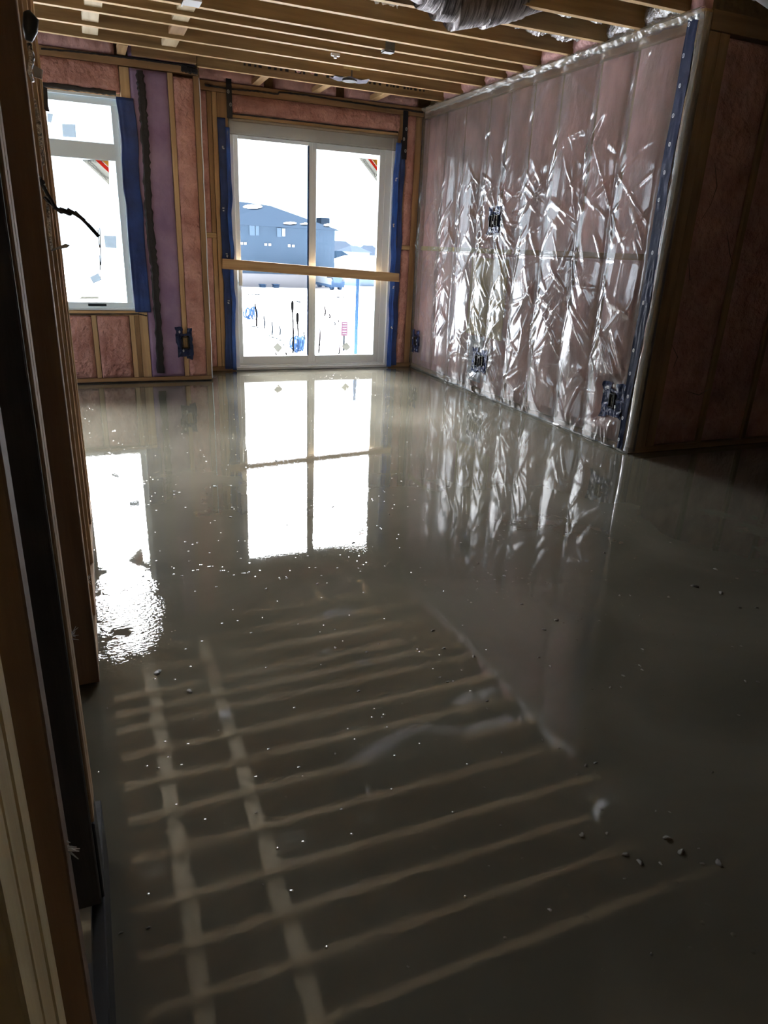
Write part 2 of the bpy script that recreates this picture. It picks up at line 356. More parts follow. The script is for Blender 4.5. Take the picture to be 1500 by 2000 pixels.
for k, (px, py) in enumerate(((510, 155), (627, 174), (742, 190))):
    p = at(px, py, 2, H); o = bx('joist_blocking', wood(1, 'tan'), p.x - .02, p.x + .05, jy(0, p.x) + .022, D - .012, H + .005, H + .045)
    tag(o, '%s short lumber block above the patio door, counted from the window side' % ORD[k], 'blocking', 'blocks above the patio door')
o = bx('joist_blocking', wood(1, 'tan'), .40, .46, 6.06, SY - .004, H + .005, H + .06); tag(o, 'short lumber block above the top plate beside the window corner', 'blocking')
o = bx('ceiling_ledger', wood(0, 'brown'), .50, .97, 6.30, 6.34, H + .002, H + .09); tag(o, 'rough brown ledger lying over the purple foam section', 'ledger')
# metal bracket under blocking
p = at(372, 6, 2, H)
b = MB(); b.box(p.x - .05, p.x + .05, p.y - .10, p.y + .02, H - .012, H - .004); b.box(p.x - .05, p.x - .044, p.y - .1, p.y + .02, H - .02, H - .004)
o = b.build('joist_plate', M['white']); tag(o, 'small white bracket plate fixed under the joists', 'bracket')

# insulation helper: puffy panel, facing -y (axis 1) or -x (axis 0)
def puff(name, m, a0, a1, z0, z1, plane, axis=1, depth=.08, bulge=.012, seed=0, amp=.008, parent=None, cell=.025, front=0):
    nu = max(3, int((a1 - a0) / cell)); nv = max(3, int((z1 - z0) / cell)); b = MB()
    U, V = np.meshgrid(np.linspace(0, 1, nu + 1), np.linspace(0, 1, nv + 1)); A = a0 + (a1 - a0) * U; Z = z0 + (z1 - z0) * V
    n = vnoise(A + 50, Z + 50, seed + 1, .12, .2) * .6 + vnoise(A + 50, Z + 50, seed + 2, .04, .07) * .4
    n2 = np.abs(vnoise(A + 50, Z + 50, seed + 3, .3, .16) - .5)
    edge = np.minimum(1, np.minimum(np.minimum(U, 1 - U) * (a1 - a0), np.minimum(V, 1 - V) * (z1 - z0)) / .03)
    d = (bulge * np.sqrt(np.maximum(edge, 0)) + amp * (n - .5) * 2 * edge - .01 * np.maximum(0, 1 - n2 / .02) * edge)
    vs = []
    for j in range(nv + 1):
        for i in range(nu + 1):
            q = plane - d[j, i] - front
            vs.append((A[j, i], q, Z[j, i]) if axis == 1 else (q, A[j, i], Z[j, i]))
    W_ = nu + 1; fs = [(j * W_ + i, j * W_ + i + 1, (j + 1) * W_ + i + 1, (j + 1) * W_ + i) for j in range(nv) for i in range(nu)]
    n0 = len(vs); back = plane + depth
    ring = [j for j in range(W_)] + [j * W_ + nu for j in range(1, nv + 1)] + [nv * W_ + i for i in range(nu - 1, -1, -1)] + [j * W_ for j in range(nv - 1, 0, -1)]
    for r in ring:
        v = list(vs[r]); v[axis] = back; vs.append(tuple(v))
    k = len(ring); fs += [(ring[i], n0 + i, n0 + (i + 1) % k, ring[(i + 1) % k]) for i in range(k)]; fs.append(tuple(n0 + i for i in range(k)))
    return b.add(vs, fs).build(name, m, parent, smooth=True)

# ------------------------------------------------------------------ far wall section with the window
yf, yb_ = SY, SY + .09
def batt(x0, x1, z0, z1, plane, label, seed, m=None, **k):
    o = puff('insulation_batt', m or M['pink'], x0, x1, z0, z1, plane + .004, 1, .083, seed=seed, **k); return tag(o, label, 'insulation', 'pink insulation batts')
def stud(x0, x1, z0, z1, plane, label, tone='tan', axis=2, name='wall_stud', y0=0, y1=.09):
    o = bx(name, wood(axis, tone), x0, x1, plane + y0, plane + y1, z0, z1); return tag(o, label, 'stud' if axis == 2 else 'plate')
batt(XL + .02, .40, 2.20, 2.375, SY, 'pink insulation strip over the two-part window', 11)
batt(-.70, .03, .045, .555, SY, 'pink insulation batt below the window beside the stud wall', 12)
batt(.075, .325, .045, .555, SY, 'square pink insulation batt below the window next to the triple stud', 13)
batt(XL + .02, -.96, .045, 2.19, SY, 'pink insulation batt beyond the window, mostly hidden by the stud wall', 14)
puff_purple = tag(puff('foam_panel', M['purple'], .478, .752, .045, 2.37, SY + .004, 1, .083, seed=15, amp=.006, bulge=.008), 'tall purple foam panel between the window and the pink batt', 'foam insulation')
batt(.798, .945, .045, 2.35, SY, 'tall narrow pink batt between purple foam and the protruding wall corner', 16)
stud(.034, .071, .045, .56, SY, 'cripple stud in the middle below the two-part window')
stud(.330, .367, .045, .56, SY, 'first of the studs side by side below the window end')
stud(.369, .404, .045, .56, SY, 'second of the studs side by side below the window end', 'brown')
stud(.406, .474, .045, 2.37, SY, 'full height stud carrying the blue membrane beside the window')
stud(.756, .794, .045, 2.37, SY, 'full height stud between purple foam and narrow pink batt')
stud(.949, .988, .045, 2.37, SY, 'corner stud at the protruding end of the window wall', 'brown')
stud(XL + .02, .404, .56, .598, SY, 'rough lumber sill plate under the two-part window', axis=0, name='sill_plate')
stud(XL + .02, PX - .002, .002, .042, SY, 'lumber bottom plate of the window wall on the wet floor', 'brown', axis=0, name='bottom_plate')
stud(XL + .02, PX - .002, 2.378, H - .002, SY, 'grey brown top plate of the window wall', 'brown', axis=0, name='top_plate')
# black tape down the purple foam
def wobble_strip(name, m, pts, width, plane, thick=.004, seed=0, axis=1):
    """pts (a, z) centre line; a lumpy raised strip on a wall plane"""
    rr = random.Random(seed); P = []
    for i in range(len(pts) - 1):
        for t in range(12): P.append((pts[i][0] + (pts[i + 1][0] - pts[i][0]) * t / 12, pts[i][1] + (pts[i + 1][1] - pts[i][1]) * t / 12))
    P.append(pts[-1]); b = MB(); n = len(P); vs = []
    for i, (a, z) in enumerate(P):
        d = Vector((P[min(i + 1, n - 1)][0] - P[max(0, i - 1)][0], P[min(i + 1, n - 1)][1] - P[max(0, i - 1)][1])).normalized(); nx, nz = d.y, -d.x
        wl = width / 2 * rr.uniform(.75, 1.25); wr = width / 2 * rr.uniform(.75, 1.25)
        for s_, hgt in ((-wl, 0), (-wl * .6, thick), (wr * .6, thick * rr.uniform(.6, 1.2)), (wr, 0)):
            q = plane - hgt; a_, z_ = a + nx * s_, z + nz * s_
            vs.append((a_, q, z_) if axis == 1 else (q, a_, z_))
    fs = [(i * 4 + j, i * 4 + j + 1, (i + 1) * 4 + j + 1, (i + 1) * 4 + j) for i in range(n - 1) for j in range(3)]
    fs += [(0, 1, 2, 3), tuple((n - 1) * 4 + j for j in (3, 2, 1, 0))] + [(i * 4 + 3, i * 4, (i + 1) * 4, (i + 1) * 4 + 3) for i in range(n - 1)]
    return b.add(vs, fs).build(name, m)
pp = [at(*q, 1, SY) for q in ((272, 138), (278, 200), (282, 250), (286, 330), (291, 430), (301, 520), (307, 610), (314, 728))]
o = wobble_strip('sealant_strip', M['black'], [(p.x, p.z) for p in pp], .058, SY - .016, .006, 4); tag(o, 'wavy black vertical sealant strip down the purple foam', 'sealant')
pp = [at(*q, 1, SY) for q in ((80, 95), (150, 101), (194, 106), (250, 111), (300, 114), (340, 122), (384, 128))]
o = wobble_strip('sealant_bead', M['black'], [(p.x, min(p.z, 2.432)) for p in pp], .012, SY - .002, .006, 5); tag(o, 'thin black sealant line along the top of the window wall', 'sealant')
o = wobble_strip('sealant_patch', M['black'], [(.86, 2.41), (.92, 2.405), (.985, 2.40)], .045, SY - .003, .01, 6); tag(o, 'thick black sealant patch on the top corner of the window wall', 'sealant')
o = wobble_strip('sealant_bead', M['black'], [(-.9, 2.19), (-.3, 2.192), (.1, 2.189), (.37, 2.187)], .034, SY - .006, .006, 7); tag(o, 'black sealant line over the head of the two-part window', 'sealant')
o = wobble_strip('sealant_bead', M['black'], [(-.6, .572), (0, .57), (.4, .575), (.47, .56)], .010, SY - .002, .005, 8); tag(o, 'black sealant line under the two-part window', 'sealant')
o = wobble_strip('sealant_bead', M['black'], [(-1.2, .006), (0, .006), (.5, .007), (.985, .005)], .010, SY - .004, .006, 8); tag(o, 'black bead where the window wall meets the floor', 'sealant')
# white edge of poly down the corner
b = MB(); ps = [(PX + .004 + random.uniform(-.003, .003), SY - .006, z) for z in np.linspace(.02, 2.36, 26)]; b.tube(ps, .0035, 6)
o = b.build('poly_edge', M['white'], smooth=True); tag(o, 'thin bright plastic edge running down the protruding wall corner', 'plastic edge')

# membranes: gently folded vertical strips
def membrane(name, m, a0, a1, z0, z1, plane, seed, axis=1, amp=.006, n=14):
    b = MB(); nv = int((z1 - z0) / .025) + 2
    U, V = np.meshgrid(np.linspace(0, 1, n + 1), np.linspace(0, 1, nv + 1)); A = a0 + (a1 - a0) * U; Z = z0 + (z1 - z0) * V
    d = amp * np.abs(vnoise(A + 20, Z + 20, seed, .035, .5) - .5) * 2 + amp * .5 * vnoise(A + 9, Z + 9, seed + 3, .03, .06)
    A2 = A + (vnoise(Z * 0 + 3, Z + 7, seed + 5, 1, .15) - .5) * .02 * (np.abs(U - .5) * 2)
    vs = [((A2[j, i], plane - d[j, i], Z[j, i]) if axis == 1 else (plane - d[j, i], A2[j, i], Z[j, i])) for j in range(nv + 1) for i in range(n + 1)]
    fs = [(j * (n + 1) + i, j * (n + 1) + i + 1, (j + 1) * (n + 1) + i + 1, (j + 1) * (n + 1) + i) for j in range(nv) for i in range(n)]
    return b.add(vs, fs).build(name, m, smooth=True, solid=.0015)
o = membrane('window_membrane', M['bluedark'], .374, .50, .59, 2.165, SY - .009, 31); tag(o, 'dull blue sealing membrane along the window side, over a stud', 'membrane')
# white brand patches on blue membranes: blurred pale marks
def marks(name, parent_plane, pts, s, seed):
    b = MB(); rr = random.Random(seed)
    for (a, z) in pts:
        for q in range(5):
            da, dz = rr.uniform(-s, s), rr.uniform(-s, s); w_ = rr.uniform(.004, .010)
            b.box(a + da - w_, a + da + w_, parent_plane - .0015, parent_plane, z + dz - w_ * .5, z + dz + w_ * .5)
    return b

# window 1: two-part window
wy0, wy1 = SY + .02, SY + .085
def frame_ring(b, x0, x1, z0, z1, w, y0, y1):
    b.box(x0, x1, y0, y1, z0, z0 + w); b.box(x0, x1, y0, y1, z1 - w, z1); b.box(x0, x0 + w, y0, y1, z0 + w, z1 - w); b.box(x1 - w, x1, y0, y1, z0 + w, z1 - w); return b
W1 = bpy.data.objects.new('window_1', None); C.objects.link(W1); W1.location = (-.26, SY, .6); W1['kind'] = 'structure'
b = MB(); frame_ring(b, WIN[0], WIN[1] - .004, WIN[2] + .002, WIN[3] - .004, .018, SY + .0, wy1)
b.build('window_reveal', M['vinylglare'], W1, bevel=.002)
b = MB(); frame_ring(b, WIN[0] + .018, .370, .618, 2.148, .045, SY + .030, wy1); b.box(WIN[0] + .06, .33, SY + .030, wy1, 1.725, 1.845)
b.build('window_frame', M['vinylglare'], W1, bevel=.003)
b = MB(); b.box(-.86, .326, SY + .058, SY + .062, .662, 1.726); b.build('window_pane', M['glass'], W1)
b = MB(); b.box(-.86, .326, SY + .058, SY + .062, 1.844, 2.104); b.build('window_pane', M['glass'], W1)
b = MB(); b.box(.02, .16, SY + .028, SY + .0305, .632, .650); b.build('window_label', M['stickerblue'], W1)
def quad_sticker(name, pts, plane, m, label, cat='sticker', group=None):
    P = [at(*q, 1, plane) for q in pts]; b = MB(); b.add([(p.x, plane - .0008, p.z) for p in P], [tuple(range(len(P)))]); o = b.build(name, m)
    if group: o['group'] = group
    return tag(o, label, cat, group)
gp = SY + .0575
quad_sticker('glass_sticker', [(121, 242), (147, 243), (149, 269), (123, 267)], gp, M['stickerblue'], 'square grey sticker on the upper pane of the two-part window')
quad_sticker('glass_sticker', [(92, 221), (104, 223), (100, 240), (93, 238)], gp, M['stickerblue'], 'pale sticker on the upper pane next to the stud wall')
quad_sticker('glass_sticker', [(203, 460), (227, 461), (228, 485), (206, 483)], gp, M['stickerblue'], 'square grey sticker on the lower pane near its side rail')
quad_sticker('glass_sticker', [(175, 541), (192, 533), (199, 547), (182, 554)], gp, M['stickerblue'], 'tilted square grey sticker low on the window pane')
quad_sticker('glass_label', [(153, 584), (160, 579), (193, 579), (193, 584)], gp, M['sticker'], 'small flat label at the bottom edge of the lower window pane')

def corner_label(loc_pts, plane, label, band_m):
    """triangular manufacturer's label, seen from behind: lettering reads from outside"""
    A, B, Cc = [at(*q, 1, plane) for q in loc_pts]      # left tip, top right, bottom tip
    e = empty('corner_label', (Cc.x, plane, Cc.z), label, 'label')
    b = MB(); b.add([(A.x, plane - .0008, A.z), (B.x, plane - .0008, B.z), (Cc.x, plane - .0008, Cc.z)], [(0, 1, 2)]); b.build('label_sheet', band_m, e)
    def lerp(p, q, t): return (p.x + (q.x - p.x) * t, p.z + (q.z - p.z) * t)
    for (t0, t1, mm, nm) in ((.0, .30, M['orange'], 'label_stripe'), (.34, .52, M['red'], 'label_stripe')):
        poly = [lerp(B, A, t0), lerp(B, A, t1), lerp(B, Cc, t1), lerp(B, Cc, t0)] if t0 > 0 else [(B.x, B.z), lerp(B, A, t1), lerp(B, Cc, t1)]
        b = MB(); b.add([(q[0], plane - .0014, q[1]) for q in poly], [tuple(range(len(poly)))]); b.build(nm, mm, e)
    cu = bpy.data.curves.new('lettering', 'FONT'); cu.body = 'DASHWOOD'; cu.size = 1; cu.align_x = 'CENTER'; cu.align_y = 'CENTER'; cu.offset = .018
    to = bpy.data.objects.new('lettering', cu); C.objects.link(to); bpy.context.view_layer.update()
    me = bpy.data.meshes.new_from_object(to.evaluated_get(bpy.context.evaluated_depsgraph_get())); bpy.data.objects.remove(to)
    xs = [v.co.x for v in me.vertices]; ys = [v.co.y for v in me.vertices]; wd = max(xs) - min(xs); hh = max(ys) - min(ys)
    dA = Vector((Cc.x - A.x, Cc.z - A.z)); L_ = dA.length; u = dA.normalized(); nrm = Vector((-u.y, u.x))
    if nrm.dot(Vector((B.x - A.x, B.z - A.z))) < 0: nrm = -nrm
    cen = Vector((A.x, A.z)) + dA * .5 + nrm * (.155 * L_ * .62)
    sx_, sy_ = L_ * .70 / wd, L_ * .105 / hh
    for v in me.vertices:
        q = cen - u * (v.co.x * sx_) + nrm * ((v.co.y) * sy_)      # mirrored: first letter at the bottom tip
        v.co = Vector((q.x - Cc.x, -.0024, q.y - Cc.z))
    me.materials.append(M['ink']); o = bpy.data.objects.new('lettering', me); C.objects.link(o); o.parent = e
    return e
corner_label([(160, 312), (212, 311), (214, 362)], gp, 'triangular red and grey corner label on the lower pane of the left window'.replace('left', 'two-part'), M['labelgrey'])

# electrical box with tape surround on the window wall
def ebox(loc, axis, a0, a1, z0, z1, plane, holes, label, seed, hfun=None, arms=True):
    """tape patches and open device boxes on a wall facing -x (axis 0) or -y (axis 1)"""
    e = empty('electrical_box', loc, label, 'electrical box'); rr = random.Random(seed); b = MB(); w_, h_ = a1 - a0, z1 - z0
    rects = [(a0 + .12 * w_, a1 - .10 * w_, z0 + .22 * h_, z1 - .18 * h_), (a0, a0 + .38 * w_, z0 + .05 * h_, z1), (a1 - .36 * w_, a1, z0, z1 - .02 * h_), (a0 + .05 * w_, a1 - .05 * w_, z0 + .08 * h_, z0 + .36 * h_)]
    for k, (x0, x1, y0, y1) in enumerate(rects):
        n = 12; nv = 16
        U, V = np.meshgrid(np.linspace(0, 1, n + 1), np.linspace(0, 1, nv + 1)); A = x0 + (x1 - x0) * U; Z = y0 + (y1 - y0) * V
        d = .004 + .0015 * k + .010 * np.abs(vnoise(A + 30, Z + 30, seed + k, .03, .035) - .5) * 2
        A = A + (vnoise(A + 5, Z + 5, seed + 9, .05, .03) - .5) * .02; Z = Z + (vnoise(A + 5, Z + 5, seed + 19, .03, .05) - .5) * .02
        for (h0, h1, g0, g1) in holes:      # sink the tape around the openings
            inside = (A > h0 - .004) & (A < h1 + .004) & (Z > g0 - .004) & (Z < g1 + .004); d = np.where(inside, -.03, d)
        vs = []
        for j in range(nv + 1):
            for i in range(n + 1):
                base = plane - (hfun(A[j, i], Z[j, i]) if hfun else 0) - d[j, i]
                vs.append((A[j, i], base, Z[j, i]) if axis == 1 else (base, A[j, i], Z[j, i]))
        b.add(vs, [(j * (n + 1) + i, j * (n + 1) + i + 1, (j + 1) * (n + 1) + i + 1, (j + 1) * (n + 1) + i) for j in range(nv) for i in range(n)])
    t = b.build('tape_surround', M['navy'], e)
    for q in range(7):
        a = rr.uniform(a0 + .012, a1 - .012); z = rr.uniform(z0 + .02, z1 - .02)
        if any(h0 - .01 < a < h1 + .01 and g0 - .01 < z < g1 + .01 for h0, h1, g0, g1 in holes): continue
        pl = plane - (hfun(a, z) if hfun else 0) - .018; rg = MB(); ring(rg, a, z, pl, axis); rg.build('printed_mark', M['white'], e)
    for (h0, h1, g0, g1) in holes:
        pl = plane - (hfun((h0 + h1) / 2, (g0 + g1) / 2) if hfun else 0) - .02; t_ = .004; bb = MB()
        def B3(a, a_, d0, d1, z, z_):
            if axis == 1: bb.box(a, a_, pl + d0, pl + d1, z, z_)
            else: bb.box(pl + d0, pl + d1, a, a_, z, z_)
        B3(h0, h1, 0, .045, g0, g0 + t_); B3(h0, h1, 0, .045, g1 - t_, g1); B3(h0, h0 + t_, 0, .045, g0, g1); B3(h1 - t_, h1, 0, .045, g0, g1); B3(h0, h1, .04, .045, g0, g1)
        bo = bb.build('device_box', M['black'], e)
        bb = MB(); am = (h0 + h1) / 2
        for q in range(3):
            zz = g0 + (g1 - g0) * (.25 + .25 * q); a_ = am + rr.uniform(-.012, .012)
            P = [(a_, .038, zz), (a_ + .006, .02, zz + .01), (am + rr.uniform(-.01, .01), .008, zz + .02), (a_ - .005, .012, zz - .012)]
            bb.tube([(x, pl + y, z) if axis == 1 else (pl + y, x, z) for x, y, z in P], .0018, 5)
        sub(bb, 'wire', M['wire'], bo)
    return e
def ring(b, a, z, plane, axis, r=.009):
    n = 10; t = .0018; vs = []
    for i in range(n):
        an = 2 * math.pi * i / n
        for rr_ in (r - t, r + t):
            aa, zz = a + rr_ * .7 * math.cos(an), z + rr_ * math.sin(an); vs.append((aa, plane, zz) if axis == 1 else (plane, aa, zz))
    b.add(vs, [(2 * i, 2 * i + 1, 2 * ((i + 1) % n) + 1, 2 * ((i + 1) % n)) for i in range(n)])
    q = [(a - .0012, z - r * .6), (a + .0012, z - r * .6), (a + .0012, z + r * .6), (a - .0012, z + r * .6)]
    b.add([(x, plane, y) if axis == 1 else (plane, x, y) for x, y in q], [(0, 1, 2, 3)])
ebox((.765, SY, .19), 1, .695, .832, .195, .47, SY - .014, [(.745, .80, .285, .385)], 'square electrical box taped in navy on the purple foam', 41)

# ------------------------------------------------------------------ far wall with the patio door
batt(1.036, 1.118, .045, 1.20, D, 'narrow pink batt low beside the patio door, next to the wall corner', 51)
batt(1.036, 1.118, 1.245, 2.36, D, 'narrow pink batt high beside the patio door, next to the wall corner', 52)
batt(1.33, 2.93, 2.215, 2.36, D, 'long pink insulation strip over the patio door', 53, cell=.03)
batt(2.995, 3.085, .045, 1.17, D, 'narrow pink batt low between patio door and plastic covered wall', 54)
batt(2.995, 3.085, 1.215, 2.36, D, 'narrow pink batt high between patio door and plastic covered wall', 55)
stud(1.034, 1.16, 1.204, 1.241, D, 'short horizontal block in the bay beside the patio door', axis=0, name='wall_blocking')
stud(2.99, 3.085, 1.174, 1.211, D, 'short horizontal block between the patio door and plastic covered wall', axis=0, name='wall_blocking')
stud(1.165, 1.205, .045, 2.36, D, 'stud beside the blue membrane on the window side of the patio door')
stud(1.122, 1.160, 1.245, 2.36, D, 'upper pieced stud beside the narrow pink batt', 'brown')
stud(1.122, 1.160, .045, 1.20, D, 'lower pieced stud beside the narrow pink batt', 'tan')
stud(1.207, 1.296, .045, 2.36, D, 'jack stud behind the membrane on the handle side of the door', 'brown')
stud(2.91, 2.99, .045, 2.36, D, 'jack stud behind the membrane near the plastic covered wall', 'brown')
stud(3.088, 3.150, .045, 2.36, D, 'corner stud where door wall meets the plastic covered wall', 'brown')
stud(1.30, 2.905, 2.172, 2.205, D, 'thin lumber header edge over the patio door', axis=0, name='door_header')
stud(1.034, WX - .004, 2.364, H - .002, D, 'grey brown top plate of the patio door wall', 'brown', axis=0, name='top_plate')
stud(1.034, 1.296, .002, .042, D, 'bottom plate piece on the handle side of the patio door', 'brown', axis=0, name='bottom_plate')
stud(2.91, 3.15, .002, .042, D, 'bottom plate piece between patio door and plastic covered wall', 'brown', axis=0, name='bottom_plate')
pp = [at(*q, 1, D) for q in ((400, 166), (450, 174), (500, 178), (543, 184), (545, 180), (600, 186), (680, 199), (740, 208), (790, 214), (826, 220))]
o = wobble_strip('sealant_bead', M['black'], [(p.x, p.z) for p in pp], .014, D - .002, .006, 15); tag(o, 'wandering black sealant line along the top of the patio door wall', 'sealant')
o = wobble_strip('sealant_bead', M['black'], [(1.33, 2.21), (1.8, 2.213), (2.3, 2.208), (2.9, 2.212)], .010, D - .004, .005, 16); tag(o, 'thin black sealant line over the door header', 'sealant')
o = wobble_strip('sealant_bead', M['black'], [(3.152, .05), (3.153, 1.0), (3.153, 2.35)], .008, D - .003, .006, 17); tag(o, 'black bead down the inside corner beside the plastic covered wall', 'sealant')
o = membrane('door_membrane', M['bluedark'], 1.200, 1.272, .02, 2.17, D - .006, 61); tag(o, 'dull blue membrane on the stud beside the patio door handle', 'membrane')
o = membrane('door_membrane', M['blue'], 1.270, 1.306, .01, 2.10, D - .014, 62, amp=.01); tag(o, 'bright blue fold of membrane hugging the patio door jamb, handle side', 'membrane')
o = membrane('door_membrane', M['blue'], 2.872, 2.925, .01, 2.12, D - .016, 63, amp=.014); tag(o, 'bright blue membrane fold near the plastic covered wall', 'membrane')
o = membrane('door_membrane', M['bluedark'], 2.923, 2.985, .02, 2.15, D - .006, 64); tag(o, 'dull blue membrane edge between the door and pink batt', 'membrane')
def pale_marks(o, pixels, plane, seed):
    rr = random.Random(seed)
    for (px, py) in pixels:
        p = at(px, py, 1, plane); b = MB()
        for q in range(5):
            dx, dz, w_ = rr.uniform(-.006, .006), rr.uniform(-.016, .016), rr.uniform(.004, .008); b.box(p.x + dx - w_, p.x + dx + w_, plane - .0012, plane, p.z + dz - .004, p.z + dz + .004)
        sub(b, 'printed_mark', M['white'], o)
MEM = [x for x in bpy.data.objects if x.name.startswith('door_membrane')]
for x in MEM:
    lx = x.location.x
    if lx < 1.26: pale_marks(x, [(436, 290), (437, 408), (443, 499), (446, 590)], D - .014, 3)
    elif 2.8 < lx < 2.92: pale_marks(x, [(774, 350), (768, 440), (768, 560), (765, 640)], D - .036, 4)
def ringstrap(a0, a1, z0, z1, plane, label, zs, tilt=0):
    e = empty('membrane_strap', ((a0 + a1) / 2, plane, z0), label, 'strap')
    b = MB(); n = 20; vs = []
    for j in range(n + 1):
        t = j / n; z = z0 + (z1 - z0) * t; dx = tilt * t
        for a in (a0, a1): vs.append((a + dx + random.uniform(-.001, .001), plane - .002 - random.uniform(0, .002), z)); vs.append((a + dx, plane, z))
    fs = []
    for j in range(n):
        k = 4 * j; fs += [(k, k + 2, k + 6, k + 4), (k + 1, k, k + 4, k + 5), (k + 2, k + 3, k + 7, k + 6)]
    b.add(vs, fs).build('strap_band', M['strap'], e)
    for f_, g_ in zs:
        r_ = MB(); z = z0 + (z1 - z0) * f_; ring(r_, a0 + (a1 - a0) * g_ + tilt * f_, z, plane - .0055, 1, .013); r_.build('printed_ring', M['white'], e)
ringstrap(1.288, 1.335, 2.17, 2.47, D - .012, 'black membrane strap hanging over the handle-side top corner of the patio door', [(.35, .7), (.67, .35)])
ringstrap(2.945, 2.995, 1.985, 2.395, D - .012, 'black membrane strap at the patio door top corner near plastic covered wall', [(.18, .7), (.42, .3), (.63, .7)], -.004)

# patio door (door_1)
D1 = bpy.data.objects.new('door_1', None); C.objects.link(D1); D1.location = (2.1, D, 0); D1['kind'] = 'structure'
fy0, fy1 = D + .01, D + .13
b = MB(); b.box(1.302, 1.34, fy0, fy1, .004, 2.16); b.box(2.80, 2.902, fy0 + .03, fy1, .004, 2.16); b.box(2.865, 2.902, fy0, fy0 + .03, .004, 2.16); b.box(1.34, 2.865, fy0 + .03, fy1, 2.075, 2.16)
b.build('door_frame', M['vinyl'], D1, bevel=.003)
b = MB(); b.box(1.30, 2.905, fy0 - .012, fy1, .004, .03); b.box(1.34, 2.865, fy0 + .01, fy1, .03, .045); b.box(1.34, 2.80, fy0 + .035, fy1, .045, .06)
b.build('door_sill', M['vinyl'], D1, bevel=.002)
sy0, sy1 = fy0 + .035, fy0 + .07
b = MB(); b.box(1.34, 1.385, sy0, sy1, .06, 2.075); b.box(2.035, 2.075, sy0, sy1, .06, 2.075); b.box(1.385, 2.035, sy0, sy1, .06, .13); b.box(1.385, 2.035, sy0, sy1, 2.028, 2.075)
slide = b.build('door_sash', M['vinyl'], D1, bevel=.003)
b = MB(); b.box(2.075, 2.115, sy0 + .01, sy1, .06, 2.075); b.box(2.745, 2.80, sy0, sy1, .06, 2.075); b.box(2.115, 2.745, sy0, sy1, .06, .13); b.box(2.115, 2.745, sy0, sy1, 2.005, 2.075)
b.build('door_sash', M['vinyl'], D1, bevel=.003)
MB().box(1.383, 2.037, sy0 + .015, sy0 + .019, .128, 2.03).build('door_pane', M['glass'], D1)
MB().box(2.113, 2.747, sy0 + .015, sy0 + .019, .128, 2.008).build('door_pane', M['glass'], D1)
b = MB(); b.box(2.035, 2.041, sy0 - .004, sy1, .13, 2.028); b.build('door_gasket', M['bluepipe'], D1)
hb = MB(); hb.box(1.352, 1.364, sy0 - .035, sy0, .80, .83); hb.box(1.352, 1.364, sy0 - .035, sy0, .93, .96); hb.box(1.350, 1.385, sy0 - .047, sy0 - .033, .79, .965)
hb.build('door_handle', M['vinyl'], D1, bevel=.004)
# poly over the head of the opening
o = membrane('poly_flap', M['polythick'], 1.295, 2.90, 2.05, 2.18, D - .004, 71, amp=.01, n=60); tag(o, 'translucent plastic flap hanging over the head of the patio door', 'plastic sheet')
corner_label([(700, 308), (737, 312), (736, 355)], sy0 + D * 0 + .0145, 'triangular orange and red corner label on the patio door glass', M['labelgrey'])
quad_sticker('glass_sticker', [(533, 678), (542, 669), (552, 679), (543, 689)], sy0 + .0145, M['sticker'], 'diamond grey sticker low on the sliding panel with the handle')
quad_sticker('glass_sticker', [(667, 676), (677, 668), (685, 678), (676, 686)], sy0 + .0145, M['sticker'], 'diamond grey sticker low on the patio door panel under the corner label')
# brace board across the door
L0, L1, R0, R1 = at(434, 505, 1, D - .052), at(434, 525, 1, D - .052), at(780, 534, 1, D - .052), at(780, 551, 1, D - .052)
b = MB(); b.add([(L1.x, D - .054, L1.z), (R1.x, D - .054, R1.z), (R1.x, D - .018, R1.z), (L1.x, D - .018, L1.z), (L0.x, D - .054, L0.z), (R0.x, D - .054, R0.z), (R0.x, D - .018, R0.z), (L0.x, D - .018, L0.z)],
                [(0, 3, 2, 1), (4, 5, 6, 7), (0, 1, 5, 4), (1, 2, 6, 5), (2, 3, 7, 6), (3, 0, 4, 7)])
o = b.build('brace_board', wood(0, 'tan'), bevel=.003); tag(o, 'lumber brace board screwed across the patio door at waist height', 'board')

# rim insulation above far walls
for k, (x0, x1, pl) in enumerate(((-2.3, .38, SY), (.48, .97, SY), (1.04, 1.62, D), (1.72, 2.28, D), (2.38, 3.1, D))):
    o = puff('rim_insulation', M['purple'] if k == 1 else M['pinkdark'], x0, x1, H + .006, ZT - .01, pl + .01, 1, .07, seed=80 + k, bulge=.03, amp=.02)
    tag(o, ['pink insulation stuffed above the window wall plate', 'purple foam above the plate over the purple panel', 'pink rim insulation over the door on its window side', 'pink rim insulation over the middle of the patio door', 'pink rim insulation above the door near the plastic covered wall'][k], 'insulation', 'rim insulation')
b = MB(); b.grid(lambda u, v: (1.64 + .30 * u, 6.10 + .08 * math.sin(u * 9) * .1 + .10 * v, H + .02 + .02 * math.sin(u * 17) + .10 * v), 24, 5)
o = b.build('insulation_scrap', M['pinkdark'], smooth=True, solid=.01); tag(o, 'loose pink insulation scrap drooping beside the taped ceiling box', 'insulation')

